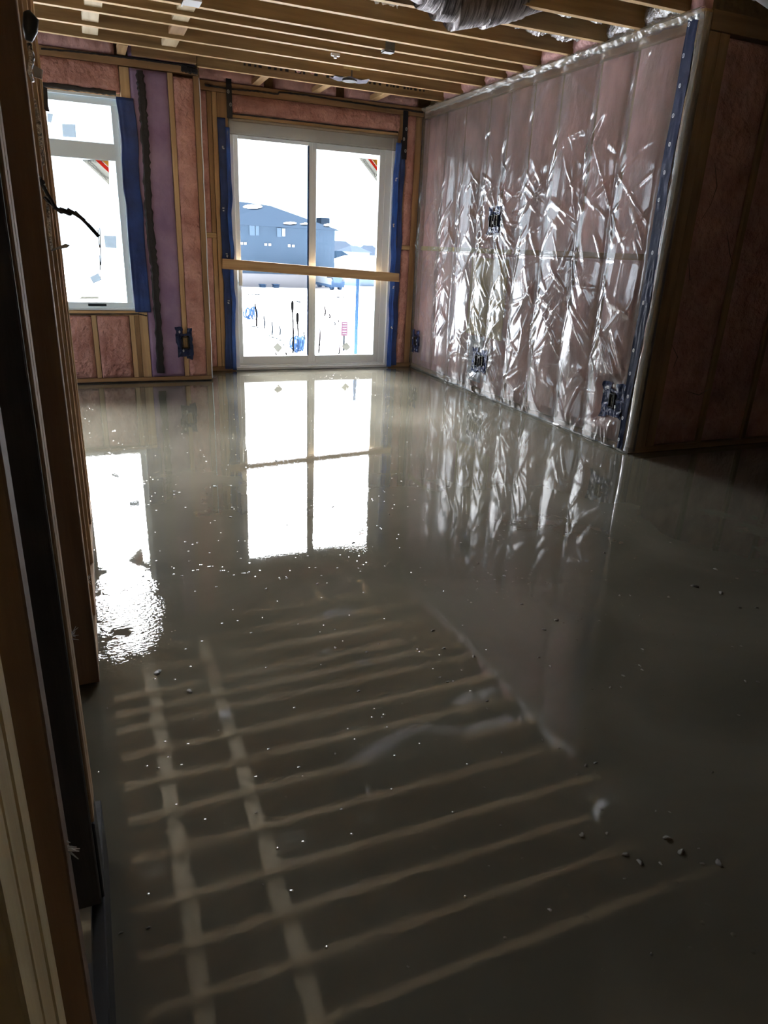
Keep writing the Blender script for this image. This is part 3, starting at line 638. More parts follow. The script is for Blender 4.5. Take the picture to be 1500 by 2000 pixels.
# ------------------------------------------------------------------ right wall: film over insulation
STUDS = [6.74, 6.37, 6.01, 5.60, 5.30, 4.97, 4.63, 4.23, 3.89, 3.50]
G = .008
ys = np.arange(YN - .0, D - .012, G); zs = np.arange(0.012, H - .03, G); YY, ZZ = np.meshgrid(ys, zs)
st = np.array(sorted(STUDS + [3.36, 6.86])); wob = (vnoise(ZZ + 3, ZZ * 0 + 2, 201, .5, 1) - .5) * .05
Yw = YY + wob
idx = np.clip(np.searchsorted(st, Yw) - 1, 0, len(st) - 2); a_, b_ = st[idx], st[idx + 1]; t = (Yw - a_) / (b_ - a_)
pill = np.maximum(0, 1 - np.abs(2 * t - 1) ** 2.1) ** .75
fall = np.minimum(1, np.minimum(ZZ / .12, (H - ZZ) / .10))
depthf = np.interp(YY, [3.39, 4.2, 5.2, 6.2, 6.83], [.044, .044, .032, .022, .014])
HF = pill * depthf * fall
rs = np.random.RandomState(5)
def crease(Hf, y0, z0, ang, length, width, amp, curve=0.0):
    ca, sa = math.cos(ang), math.sin(ang)
    dy, dz = YY - y0, ZZ - z0; s = dy * ca + dz * sa; d = -dy * sa + dz * ca - curve * s * s
    k = (s > 0) & (s < length) & (np.abs(d) < width * 2)
    tt = s[k] / length; wv = width * (.35 + tt); pr = np.maximum(0, 1 - np.abs(d[k]) / wv)
    Hf[k] += amp * pr * np.sin(np.pi * np.minimum(1, tt * 1.0)) ** .7
for n in range(330):
    sy_ = STUDS[rs.randint(len(STUDS))]; z0 = rs.uniform(.05, 2.2) if rs.rand() < .35 else rs.uniform(.3, 1.75)
    up_ = rs.uniform(.55, 1.35) * (1 if rs.rand() < .68 else -1); side = 1 if rs.rand() < .5 else -1
    ang = math.atan2(math.sin(up_), math.cos(up_) * side)
    crease(HF, sy_ - wob[min(len(zs) - 1, int(z0 / G)), 0] * 1, z0, ang, rs.uniform(.14, .50), rs.uniform(.012, .040), rs.uniform(.004, .014), rs.uniform(-.8, .8))
for cy, cz, k in ((5.30, 1.43, 30), (5.36, .30, 26), (4.62, .40, 22), (4.95, .05, 16), (3.58, .33, 14), (4.3, 1.0, 10), (5.3, 1.75, 10)):
    for n in range(k):
        a0 = rs.uniform(0, 2 * math.pi); crease(HF, cy + .06 * math.cos(a0), cz + .09 * math.sin(a0), a0, rs.uniform(.12, .5), rs.uniform(.006, .022), rs.uniform(.004, .014), rs.uniform(-.6, .6))
rid = np.abs(vnoise(YY + 40 + .08 * (ZZ), ZZ + 40, 211, .075, .42) - .5) * 2; rid2 = np.abs(vnoise(YY + 40 - .25 * ZZ, ZZ + 40, 212, .16, .26) - .5) * 2
amt = .35 + 1.0 * np.clip(vnoise(YY + 9, ZZ + 9, 213, .5, .5) - .2, 0, 1)
amt = amt * np.interp(ZZ, [0, 1.7, 2.0, 2.44], [1, 1, .6, .45])
HF += (1 - rid) ** 1.5 * .0055 * amt + (1 - rid2) ** 1.5 * .006 * amt
HF += np.exp(-((ZZ - (1.172 + .006 * (vnoise(YY, ZZ * 0, 3, .1, 1) - .5))) / .006) ** 2) * .006                       # fold line
TAPE = (3.395, 3.515)
BOXES = [(5.23, 5.40, 1.32, 1.53, 'h'), (5.22, 5.47, .19, .40, 'h'), (3.49, 3.69, .19, .43, 's'), (6.60, 6.76, .17, .40, 's')]
for (q0, q1, r0, r1, _) in BOXES:
    dd = np.maximum(np.maximum(q0 - YY, YY - q1), np.maximum(r0 - ZZ, ZZ - r1)); kk = np.clip(dd / .05, 0, 1); HF = HF * kk + .016 * (1 - kk)
kk = np.clip(np.maximum(TAPE[0] - YY, YY - TAPE[1]) / .03, 0, 1); HF = HF * kk + .010 * (1 - kk)
HF = HF * np.clip((YY - YN) / .02, 0, 1)
HF += .004
def hf(y, z):
    i = min(max((y - ys[0]) / G, 0), len(ys) - 1.001); j = min(max((z - zs[0]) / G, 0), len(zs) - 1.001)
    i0, j0 = int(i), int(j); fi, fj = i - i0, j - j0
    return (HF[j0, i0] * (1 - fi) + HF[j0, i0 + 1] * fi) * (1 - fj) + (HF[j0 + 1, i0] * (1 - fi) + HF[j0 + 1, i0 + 1] * fi) * fj
def grid_mesh(name, X, Y, Z, m):
    nv, nu = X.shape; v = np.stack([X, Y, Z], -1).reshape(-1, 3); o0 = np.array([v[:, 0].mean(), v[:, 1].mean(), v[:, 2].min()]); v = v - o0
    i = np.arange(nu - 1); j = np.arange(nv - 1); I, J = np.meshgrid(i, j); a = (J * nu + I).ravel(); f = np.stack([a, a + nu, a + nu + 1, a + 1], -1)
    me = bpy.data.meshes.new(name); me.vertices.add(len(v)); me.vertices.foreach_set('co', v.ravel()); me.loops.add(len(f) * 4); me.loops.foreach_set('vertex_index', f.ravel())
    me.polygons.add(len(f)); me.polygons.foreach_set('loop_start', np.arange(len(f)) * 4); me.polygons.foreach_set('loop_total', np.full(len(f), 4)); me.polygons.foreach_set('use_smooth', np.ones(len(f), bool))
    me.update(calc_edges=True); me.validate(); me.materials.append(m); o = bpy.data.objects.new(name, me); C.objects.link(o); o.location = o0; return o
o = grid_mesh('vapor_barrier_sheet', WX - HF, YY, ZZ, M['poly']); tag(o, 'wrinkled clear plastic sheet over the pink insulated wall facing the room', 'plastic sheet')
# batts and studs behind the film
sts = sorted(STUDS, reverse=True); bays = list(zip([D - .01] + sts, sts))
for k in range(len(sts)):
    y1_ = (sts[k - 1] - .021) if k else D - .006; y0_ = sts[k] + .021
    if y1_ - y0_ < .05: continue
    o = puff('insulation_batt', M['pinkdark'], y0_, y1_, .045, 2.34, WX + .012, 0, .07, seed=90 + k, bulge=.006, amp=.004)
    tag(o, '%s pink batt behind the clear plastic wall, counted from the patio door corner' % ORD[k], 'insulation', 'batts behind the plastic sheet')
for k, y in enumerate(sts):
    o = bx('wall_stud', wood(2, 'brown'), WX + .026, WX + .098, y - .019, y + .019, .042, 2.345); tag(o, '%s stud behind the clear plastic wall, counted from the patio door corner' % ORD[k], 'stud', 'studs behind the plastic sheet')
o = bx('bottom_plate', wood(1, 'brown'), WX + .001, WX + .09, YN + .012, D - .01, .002, .040); tag(o, 'bottom plate of the plastic covered wall along the wet floor', 'plate')
o = bx('top_plate', wood(1, 'tan'), WX + .001, WX + .09, YN + .012, D - .01, 2.35, H - .002); tag(o, 'double top plate behind the foil edge of the plastic covered wall', 'plate')
def behind(name, m, y0, y1, z0, z1, label, cat):
    o = bx(name, m, WX - .009, WX - .002, y0, y1, z0, z1); return tag(o, label, cat)
# boards seen through the sheet: thin ply pieces fixed across studs
behind('plywood_sheet', M['yellow'], 5.06, 5.66, .50, 1.14, 'raw plywood panel behind the plastic between the upper and lower double boxes', 'plywood panel')
behind('wall_blocking', M['yellow'], 5.04, 6.72, 1.175, 1.215, 'yellowish horizontal blocking seen through the plastic near mid height', 'blocking')
behind('wall_blocking', wood(1, 'brown'), 3.55, 5.00, 1.178, 1.216, 'tan horizontal blocking seen through the plastic towards the taped wall end', 'blocking')
behind('foam_panel', mat('bluish_foam', (.38, .45, .52), .6, .4, 20), 5.34, 5.58, .10, .49, 'bluish foam patch behind the plastic around the lower double box', 'foam insulation')
# navy tape down the free end
def tape_on_film(a0, a1, z0, z1, seed, label):
    e = empty('seam_tape', (WX, (a0 + a1) / 2, z0), label, 'tape'); n = 10; nv = 240; vs = []
    for j in range(nv + 1):
        z = z0 + (z1 - z0) * j / nv; pinch = 1 - .45 * max(0, math.sin(z * 2.1 + 1.2)) ** 4 * (1 if z < 1.6 else .2)
        c = (a0 + a1) / 2 + .006 * math.sin(z * 5) + .010 * (float(vnoise(1.0, z + 3, seed, 1, .2)) - .5)
        for i in range(n + 1):
            a = c + (i / n - .5) * (a1 - a0) * pinch; d = .0025 + .011 * abs(float(vnoise(a + 3, z + 3, seed + 1, .022, .10)) - .5) * 2 * (1.3 - pinch * .9 + .1)
            vs.append((WX - .003 - d - hf(a, z), a, z))
    b = MB(); b.add(vs, [(j * (n + 1) + i, j * (n + 1) + i + 1, (j + 1) * (n + 1) + i + 1, (j + 1) * (n + 1) + i) for j in range(nv) for i in range(n)])
    b.build('tape_band', M['seam'], e, smooth=True)
    for k in range(17):
        z = z0 + .06 + (z1 - z0 - .1) * k / 16; a = (a0 + a1) / 2 + random.uniform(-.012, .012)
        if .75 < z < 1.45 and k % 2: continue
        r_ = MB(); ring(r_, a, z, WX - .020 - hf(a, z), 0, .010); r_.build('printed_ring', M['white'], e)
tape_on_film(3.415, 3.495, .02, 2.41, 300, 'long navy sealing tape down the free end of the plastic covered wall')
for (q0, q1, r0, r1, kind), lab, sd in zip(BOXES, ('double electrical box in shiny navy tape at chest height on the plastic wall', 'double electrical box in crinkled navy tape low on the plastic wall',
        'single electrical box in navy tape beside the free end of the plastic wall', 'single electrical box in navy tape low in the far corner by the patio door'), (401, 402, 403, 404)):
    if kind == 'h':
        m_ = (q0 + q1) / 2; holes = [(m_ - .068, m_ - .018, r0 + .065, r0 + .150), (m_ + .012, m_ + .062, r0 + .055, r0 + .150)]
    else:
        m_ = (q0 + q1) / 2; holes = [(m_ - .028, m_ + .024, r0 + .075, r0 + .165)]
    ebox((WX, (q0 + q1) / 2, r0), 0, q0, q1, r0, r1, WX, holes, lab, sd, hf)
# foil / folded poly along the top
n = 300; b = MB(); vs = []; nv = 10
for i in range(n + 1):
    y = YN - .01 + (D - .03 - YN) * i / n
    wid = .055 + .02 * float(vnoise(y + 2, 0.0, 500, .25, 1))
    for j in range(nv + 1):
        tt = j / nv; z = H - .055 + .055 * min(1, tt * 1.25) + .004 * math.sin(y * 40 + j)
        d = .010 + .016 * abs(float(vnoise(y + 4, tt + 3, 501, .03, .35)) - .5) * 2 + (.010 if .3 < tt < .8 else 0)
        vs.append((WX - d - .02 * (1 - abs(2 * tt - 1)), y, min(z, H - .004)))
b.add(vs, [(i * (nv + 1) + j, i * (nv + 1) + j + 1, (i + 1) * (nv + 1) + j + 1, (i + 1) * (nv + 1) + j) for i in range(n) for j in range(nv)])
o = b.build('sheet_top_fold', M['polythick'], smooth=True); tag(o, 'bunched translucent plastic fold along the top of the plastic covered wall', 'plastic sheet')
# folded poly at the floor
b = MB(); vs = []; n = 240
for i in range(n + 1):
    y = YN + (D - .02 - YN) * i / n; hgt = .004 + .010 * float(vnoise(y + 2, 0.0, 520, .05, 1)); off = .008 + .014 * float(vnoise(y + 2, 3.0, 521, .08, 1))
    vs += [(WX - .005, y, hgt + .006), (WX - off * .5, y, hgt), (WX - off, y, .002), (WX - .004, y, .002)]
b.add(vs, [(i * 4 + j, i * 4 + j + 1, (i + 1) * 4 + j + 1, (i + 1) * 4 + j) for i in range(n) for j in range(3)])
o = b.build('sheet_floor_fold', M['lump'], smooth=True); tag(o, 'gritty plastic fold where the plastic covered wall meets the wet floor', 'plastic sheet')
# return wall facing the camera, with its own film
Xr = np.arange(WX + .004, XR - .01, .012); Zr = np.arange(.012, 2.43, .014); XX, ZR = np.meshgrid(Xr, Zr)
hr = (1 - np.abs(vnoise(XX + 3 + .2 * ZR, ZR + 3, 601, .09, .5) - .5) * 2) ** 3 * .012 + (1 - np.abs(vnoise(XX + 3 - .5 * ZR, ZR + 3, 602, .2, .25) - .5) * 2) ** 4 * .012
o = grid_mesh('vapor_barrier_sheet', XX, YN - .004 - hr * .05, ZR, M['polythin']); tag(o, 'loose clear plastic sheet over the dark insulated wall past the corner', 'plastic sheet')
for k, pl in enumerate(([(3.42, 1.72), (3.47, 1.60), (3.45, 1.50), (3.40, 1.42)], [(3.36, 1.20), (3.40, 1.08), (3.43, 1.10)], [(3.55, .40), (3.66, .37), (3.76, .41)], [(3.62, 1.36), (3.68, 1.24), (3.72, 1.18)], [(3.35, .70), (3.42, .62), (3.40, .55)])):
    b = MB(); b.tube([(x_, YN - .0075, z_) for x_, z_ in pl], [.001, .0025] + [.001] * (len(pl) - 2), 5)
    o = b.build('sheet_crease', M['polythick'], smooth=True); tag(o, ['highest pale crease in the plastic past the corner', 'hooked pale crease below the highest one', 'low curved pale crease near the floor past the corner', 'pale crease farther from the corner', 'small pale crease at knee height past the corner'][k], 'crease')
xr = WX + .022
o = bx('wall_stud', wood(2, 'tan'), WX + .004, WX + .05, YN + .0005, YN + .011, .042, 2.43); tag(o, 'pale lumber edge at the free corner of the plastic covered wall', 'stud')
o = bx('wall_stud', wood(2, 'brown'), WX + .054, WX + .13, YN + .0005, YN + .088, .042, 2.34); tag(o, 'brown corner stud of the dark wall past the corner', 'stud')
o = bx('wall_stud', wood(2, 'brown'), WX + .134, WX + .20, YN + .0005, YN + .088, .042, 2.34); tag(o, 'second brown stud of the dark wall past the corner', 'stud')
k = 0; x = WX + .205
while x < XR - .1:
    x2 = min(x + .37, XR - .02)
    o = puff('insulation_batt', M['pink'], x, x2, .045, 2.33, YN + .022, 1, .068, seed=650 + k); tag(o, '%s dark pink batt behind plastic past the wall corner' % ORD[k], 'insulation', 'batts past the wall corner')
    if x2 < XR - .1:
        o = bx('wall_stud', wood(2, 'brown'), x2 + .002, x2 + .038, YN + .0005, YN + .088, .042, 2.34); tag(o, '%s slim stud between dark pink batts past the wall corner' % ORD[k], 'stud')
    x = x2 + .04; k += 1
o = bx('top_plate', wood(0, 'brown'), WX + .054, XR - .01, YN + .0005, YN + .088, 2.345, H - .002); tag(o, 'top plate of the dark wall past the corner', 'plate')
o = bx('bottom_plate', wood(0, 'brown'), WX + .054, XR - .01, YN + .0005, YN + .088, .002, .040); tag(o, 'bottom plate of the dark wall past the corner', 'plate')
# free edge fold of the film: tan glossy rim
b = MB(); vs = []; n = 160
for i in range(n + 1):
    z = .015 + 2.40 * i / n; wv = .006 * float(vnoise(z + 4, 0.0, 640, .12, 1))
    vs += [(WX - .006 - wv, YN + .045, z), (WX - .016 - wv, YN + .022, z), (WX - .012 - wv * .5, YN - .002, z), (WX + .006, YN - .012 - wv, z), (WX + .04, YN - .008, z)]
b.add(vs, [(i * 5 + j, (i + 1) * 5 + j, (i + 1) * 5 + j + 1, i * 5 + j + 1) for i in range(n) for j in range(4)])
o = b.build('sheet_corner_fold', M['polythick'], smooth=True); tag(o, 'pale folded plastic edge wrapping the free corner of the wall', 'plastic sheet')

# rim above the right wall, between joists
for k in range(0, 10):
    y1_ = jy(k, 3.2) - .022; y0_ = (jy(k + 1, 3.2) if k < 9 else YN - .0) + .022
    if y0_ > y1_: y0_, y1_ = y1_, y0_
    m_ = M['foil'] if k in (7, 8) else M['pinkdark']
    o = puff('rim_insulation', m_, y0_, y1_, H + .004, ZT - .01, WX + .0, 0, .06, seed=700 + k, bulge=.03, amp=.025)
    tag(o, ('dark wrinkled foil-faced insulation' if k in (7, 8) else 'pink rim insulation') + ' at the plastic wall end of the %s joist bay' % ORD[k], 'insulation', 'rim insulation over the plastic wall')

# ------------------------------------------------------------------ ceiling hardware
def ceil_box(px, py, label, plate=False, seed=0):
    p = at(px, py, 2, H + .02); e = empty('ceiling_box', (p.x, p.y, H - .01), label, 'electrical box')
    b = MB(); n = 8
    for r0, r1, z0, z1 in ((.05, .05, H - .004, H + .05),):
        b.tube([(p.x, p.y, z0), (p.x, p.y, z1)], [r0, r1], n)
    b.build('octagon_box', M['darkmetal'], e)
    if plate:
        b = MB(); b.grid(lambda u, v: (p.x - .15 + .30 * u, p.y - .07 + .14 * v, H - .006 - .008 * math.sin(u * 11 + v * 5)), 20, 8); b.build('plastic_flange', M['flangegrey'], e, smooth=True)
        b = MB(); b.tube([(p.x, p.y, H - .02), (p.x, p.y, H - .008)], .06, 16); b.build('box_rim', M['black'], e)
        b = MB(); b.box(p.x - .07, p.x + .07, p.y - .05, p.y + .05, H + .052, H + .11); b.build('spray_foam', M['yellow'], e)
    else:
        b = MB(); b.box(p.x - .035, p.x + .035, p.y - .03, p.y + .03, H - .012, H - .005); b.build('cover_strap', M['darkmetal'], e)
        b = MB(); b.tube([(p.x - .05, p.y, H + .03), (p.x - .11, p.y, H + .01), (p.x - .16, p.y + .01, H + .03), (p.x - .18, p.y + .01, H + .08)], .004, 6); b.build('cable_tail', M['grey'], e, smooth=True)
ceil_box(683, 148, 'round ceiling box with a clear plastic flange between the joists near the door', True)
ceil_box(758, 93, 'small metal octagon box hung between the joists, with a cable tail')
p = at(655, 104, 2, H); b = MB(); b.box(p.x - .03, p.x + .03, p.y - .012, p.y + .012, H - .018, H - .001); b.tube([(p.x, p.y, H - .03), (p.x, p.y, H - .018)], .012, 8)
o = b.build('pipe_clip', M['white']); tag(o, 'small white clip on the underside of a joist', 'clip')
# hanging insulated duct
P = [Vector((1.50, 3.90, 2.60)), Vector((1.66, 3.94, 2.55))] + [at(px_, py_, 1, 3.96) for px_, py_ in ((848, -40), (878, -18), (912, -7), (950, -4), (995, -8), (1050, -26), (1085, -44))]
pts = []; rad = []
for i in range(len(P) - 1):
    for t in range(14):
        t_ = t / 14; q0, q1, q2, q3 = P[max(0, i - 1)], P[i], P[i + 1], P[min(len(P) - 1, i + 2)]
        pts.append(.5 * ((2 * q1) + (q2 - q0) * t_ + (2 * q0 - 5 * q1 + 4 * q2 - q3) * t_ ** 2 + (3 * q1 - 3 * q2 + q0 - q3) * t_ ** 3)); rad.append(.118 + .003 * math.sin(len(pts) * 2.4) + random.uniform(-.002, .002))
DP = pts
b = MB(); b.tube(pts, rad, 28); o = b.build('flexible_duct', M['duct'], smooth=True); tag(o, 'silver foil insulated flexible duct sagging below the ceiling joists', 'duct')
# foil duct insulation inside bays
def bay_sleeve(pa, pb, r, label, seed):
    a, c = at(*pa, 2, H + .03), at(*pb, 2, H + .03); n = 70; rr = random.Random(seed); b = MB(); m_ = 12; vs = []
    for i in range(n + 1):
        q = a.lerp(c, i / n)
        for j in range(m_):
            an = 2 * math.pi * j / m_; r_ = r * (1 + rr.uniform(-.10, .10)); vs.append((q.x + rr.uniform(-.004, .004), q.y + r_ * math.cos(an), H + .035 + r + .012 * math.sin(i * .25) + r_ * .9 * math.sin(an)))
    fs = [(i * m_ + j, i * m_ + (j + 1) % m_, (i + 1) * m_ + (j + 1) % m_, (i + 1) * m_ + j) for i in range(n) for j in range(m_)]
    o = b.add(vs, fs).build('duct_sleeve', M['foil']); return tag(o, label, 'duct')
bay_sleeve((1060, 24), (1230, 58), .075, 'crumpled foil duct sleeve in the joist bay nearest the sagging duct', 1)
bay_sleeve((1010, 60), (1150, 92), .070, 'crumpled foil duct sleeve one joist bay farther towards the patio door', 2)
# round metal duct elbow at the dark upper corner
a = at(1490, -2, 1, 2.75); b = MB(); b.tube([(a.x - .04, 2.75, a.z + .10), (a.x + .02, 2.75, a.z + .07), (a.x + .16, 2.78, a.z + .06), (a.x + .6, 2.80, a.z + .08)], [.05, .08, .085, .085], 20)
b.tube([(a.x + .0, 2.75, a.z + .078), (a.x + .012, 2.75, a.z + .073)], .088, 20)
o = b.build('metal_duct', M['metal'], smooth=True); tag(o, 'round galvanised duct end at the dark upper corner past the plastic wall', 'duct')

# ------------------------------------------------------------------ left stud wall
def lstud(y0, y1, z0, label, tone='red', x1=LX):
    o = bx('wall_stud', wood(2, tone), x1 - LW, x1, y0, y1, z0, 2.355); return tag(o, label, 'stud', 'studs of the open stud wall')
lstud(.306, .342, .045, 'pale plywood-edged stud closest to the bottom corner of the open stud wall', 'yellow')
lstud(.344, .380, .045, 'second ply of the pale stud pack in the open stud wall', 'yellow')
lstud(.386, .416, .045, 'third thinner ply of the pale stud pack in the open stud wall', 'yellow')
lstud(.560, .596, .045, 'brown stud between the pale stud pack and the doorway studs', 'red')
lstud(.945, .980, .315, 'outer ply of the doubled stud at the near side of the doorway gap', 'tan')
lstud(.984, .1019 * 10, .315, 'inner ply of the doubled stud facing the doorway gap', 'tan')
o = bx('stud_block', M['blackboard'], LX - LW, LX, .945, 1.019, .153, .312); tag(o, 'black block under the doubled stud beside the doorway gap', 'block')
lstud(1.818, 1.853, .004, 'reddish brown stud standing on the floor past the doorway gap', 'red')
lstud(1.856, 1.890, .004, 'stud doubled behind the reddish brown one past the doorway gap', 'tan')
for k, (y, tn) in enumerate(((2.14, 'brown'), (2.55, 'tan'), (2.95, 'brown'), (3.30, 'tan'))):
    lstud(y, y + .036, .045, '%s single stud beyond the doorway gap in the open stud wall' % ORD[k], tn)
o = bx('bottom_plate', wood(1, 'brown'), LX - LW, LX, 1.893, 3.336, .004, .042); tag(o, 'bottom plate of the open stud wall past the doorway gap', 'plate')
o = bx('top_plate', wood(1, 'brown'), LX - LW, LX, .29, 3.336, 2.36, H - .002); tag(o, 'top plate of the open stud wall under the joists', 'plate')
o = bx('bottom_plate', wood(1, 'dark'), LX - LW, LX - .024, .29, .925, .004, .042); tag(o, 'bottom plate of the open stud wall behind the black sill box', 'plate')
b = MB(); b.box(LX - .022, LX, .26, 1.181, .004, .151)
o = b.build('sill_board', M['blackboard'], bevel=.002); tag(o, 'black board standing on edge along the foot of the open stud wall', 'board')
# blue membrane strip between near studs
o = bx('membrane_strap', M['bluedark'], LX - .072, LX - .045, .918, .924, .2, 2.2); tag(o, 'dull blue membrane strip between the near studs', 'strap')
o = bx('backing_board', wood(2, 'dark'), LX - LW + .002, LX - .004, .928, .940, .16, 2.3); tag(o, 'dark weathered board covering the near face of the doorway stud', 'board')
# odds and ends on the stud faces
def flap(name, pts, x, m, label, cat, thick=.003):
    P = [at(*q, 0, x) for q in pts]; b = MB(); b.prism([(p.y, p.z) for p in P], 0, x, x + thick); o = b.build(name, m); return tag(o, label, cat)
def curve_pts(pix, depth):
    P = [at(px, py, 1, d) for (px, py), d in zip(pix, depth)]; out_ = []
    for i in range(len(P) - 1):
        for t in range(8):
            t_ = t / 8; q0, q1, q2, q3 = P[max(0, i - 1)], P[i], P[i + 1], P[min(len(P) - 1, i + 2)]
            out_.append(.5 * ((2 * q1) + (q2 - q0) * t_ + (2 * q0 - 5 * q1 + 4 * q2 - q3) * t_ ** 2 + (3 * q1 - 3 * q2 + q0 - q3) * t_ ** 3))
    out_.append(P[-1]); return out_
cp = [Vector((LX - .004, 2.138, at(84, 352, 1, 2.1).z))] + curve_pts([(84, 355), (92, 378), (104, 398), (117, 413), (135, 418), (148, 418), (162, 428), (178, 445), (193, 462)], [1.97, 1.98, 1.99, 2.0, 2.0, 2.0, 2.0, 2.0, 2.0])
e = empty('electric_cable', tuple(cp[0]), 'black cable sticking out of the stud wall in front of the window', 'cable')
b = MB(); b.tube(cp, [.004] * (len(cp) - 6) + [.0045] * 6, 8); b.build('cable_jacket', M['cable'], e, smooth=True)
tp = curve_pts([(193, 462), (194, 480), (197, 505), (196, 545)], [2.0, 2.0, 2.0, 2.0]); b = MB(); b.tube(tp, .0009, 5); b.build('bare_wire', M['wire'], e, smooth=True)
# tape tab and flaps
def tab(name, pix, y, m, label, thick=.004):
    P = [at(px, py, 1, y) for px, py in pix]; b = MB(); b.prism([(p.x, p.z) for p in P], 1, y, y + thick); o = b.build(name, m); return tag(o, label, 'tab')
tab('metal_tab', [(99, 491), (101, 487), (128, 476), (137, 479), (131, 484), (118, 486)], 2.07, M['grey'], 'grey bent tab sticking out from the stud wall in front of the window')
tab('tape_flap', [(84, 168), (92, 172), (94, 206), (97, 218), (90, 217), (86, 212)], 2.90, M['strap'], 'dark flap hanging off the stud wall by the window head')
tab('tape_flap', [(64, 125), (84, 137), (82, 155), (66, 150)], 2.50, M['grey'], 'grey flap folded over the studs above the dark flap')
P = [at(55, 25, 0, LX - .02), at(62, 50, 0, LX - .02), at(60, 75, 0, LX - .02)]
b = MB(); b.tube([at(*q, 1, 2.06) for q in ((52, 22), (60, 38), (59, 58), (56, 80))], [.008, .017, .016, .008], 10)
o = b.build('wire_bundle', M['cable'], smooth=True); tag(o, 'black wrapped wire bundle high on the stud wall', 'cable')
b = MB(); b.tube([at(*q, 1, 2.07) for q in ((57, 85), (62, 110), (58, 140), (64, 160))], [.006, .007, .005, .004], 8); 
o = b.build('foil_scrap', M['foil'], smooth=True); tag(o, 'crumpled silvery scrap below the wrapped wire bundle', 'scrap')
def slip(pix, y, label):
    P = [at(px, py, 1, y) for px, py in pix]; n = len(P) // 2; b = MB(); b.prism([(p.x, p.z) for p in P], 1, y, y + .002); o = b.build('plastic_strip', M['foil']); return tag(o, label, 'plastic strip')
slip([(66, 190), (70, 195), (80, 240), (87, 322), (83, 324), (76, 280), (69, 230)], 2.09, 'long bright plastic strip hanging in the stud wall')
slip([(87, 362), (91, 366), (96, 400), (103, 484), (99, 488), (92, 440)], 2.09, 'lower bright plastic strip hanging in the stud wall below the cable')
# white fluff tufts on studs
for k, (px, py, y) in enumerate(((146, 1240, 1.01), (79, 1660, .586), (170, 1132, 1.88))):
    p = at(px, py, 1, y); b = MB(); rr = random.Random(k)
    for q in range(9): b.tube([(LX - .004, y - .004 + rr.uniform(-.004, .004), p.z + rr.uniform(-.006, .006)), (LX + rr.uniform(.002, .010), y - .002 + rr.uniform(-.01, .006), p.z + rr.uniform(-.014, .014))], [.0016, .0004], 5)
    o = b.build('fibre_tuft', M['white']); tag(o, ['white fibre tuft on the doorway stud', 'pale splinter tuft on the brown stud', 'white fibre tuft on the stud past the doorway gap'][k], 'fibre tuft')

# ------------------------------------------------------------------ things on the floor
base = None
lump_px = [(308, 1314), (370, 1350), (1087, 1211), (985, 1125), (933, 1100), (1365, 1657), (1330, 1664), (1303, 1637), (1222, 1669), (1250, 1684), (1290, 1686), (1372, 1687), (1404, 1686), (1137, 1631), (1092, 1461),
    (1059, 1445), (1063, 1230), (1255, 1268), (1254, 1308), (1357, 1145), (1408, 1158), (1445, 1187), (1478, 1187), (1306, 1166), (1250, 1202), (1210, 1163), (1231, 1163), (1443, 1397), (1391, 1508), (1281, 1584), (1308, 1586),
    (1176, 1581), (1185, 1627), (1074, 1777), (1220, 1716), (1144, 1495), (1163, 1490), (980, 1470), (951, 1369), (951, 1384), (845, 1232), (700, 1350), (655, 1472), (500, 1587), (514, 1727), (290, 1812), (236, 1822), (797, 1888), (1272, 1863),
    (1213, 1342), (1218, 1320), (1192, 1343), (1052, 1284), (1075, 1301), (1250, 1300), (867, 1266), (874, 1332), (800, 1283), (716, 1274), (655, 1265), (860, 1323), (925, 1282), (1400, 1240), (1430, 1263), (1448, 1262), (1456, 1330),
    (1480, 1332), (560, 1130), (355, 1125), (430, 1115), (620, 1140), (300, 1205), (520, 1150), (640, 1020), (700, 1110), (760, 1005), (560, 1025), (340, 960), (480, 880), (540, 900), (650, 990), (690, 1060), (450, 1010), (420, 950), (385, 1060), (1180, 1080), (1310, 1060), (1398, 1112), (1440, 1130), (1240, 1090), (900, 1060), (1018, 1180)]
big = {(308, 1314): 9, (370, 1350): 7, (1330, 1664): 8, (1303, 1637): 8, (1222, 1669): 7, (1250, 1684): 7, (1404, 1686): 9, (1137, 1631): 7, (1087, 1211): 6, (1357, 1145): 7, (1408, 1158): 6}
pix_ = [(a, b_) for a, b_ in lump_px]
rr = random.Random(21)
def unit_lump():
    b = MB(); nu, nv = 10, 5; vs = []; ph = [rr.uniform(0, 6) for _ in range(4)]
    for j in range(nv + 1):
        t = j / nv * math.pi / 2
        for i in range(nu):
            a = 2 * math.pi * i / nu; r_ = math.cos(t) * (1 + .22 * math.sin(2 * a + ph[0]) + .15 * math.sin(3 * a + ph[1])); vs.append((r_ * math.cos(a), r_ * math.sin(a) * .8, .55 * math.sin(t)))
    fs = [(j * nu + i, j * nu + (i + 1) % nu, (j + 1) * nu + (i + 1) % nu, (j + 1) * nu + i) for j in range(nv) for i in range(nu)]
    fs.append(tuple(range(nu))[::-1])
    me = bpy.data.meshes.new('grout_lump'); me.from_pydata(vs, [], fs); me.materials.append(M['lump']); me.polygons.foreach_set('use_smooth', [True] * len(me.polygons)); return me
meshes = [unit_lump() for _ in range(5)]
for k, q in enumerate(pix_):
    p = at(*q, 2, 0); s = big.get(q, rr.uniform(2.6, 4.6)) / F_PX * (p - Vector((0, 0, CAM_H))).length * .85
    o = bpy.data.objects.new('grout_lump', meshes[k % 5]); C.objects.link(o); o.location = (p.x, p.y, -.0005); o.rotation_euler.z = rr.uniform(0, 6.28); o.scale = (s, s, s)
    tag(o, 'small wet grout lump on the glossy grey floor', 'grout lump', 'grout lumps on the wet floor')
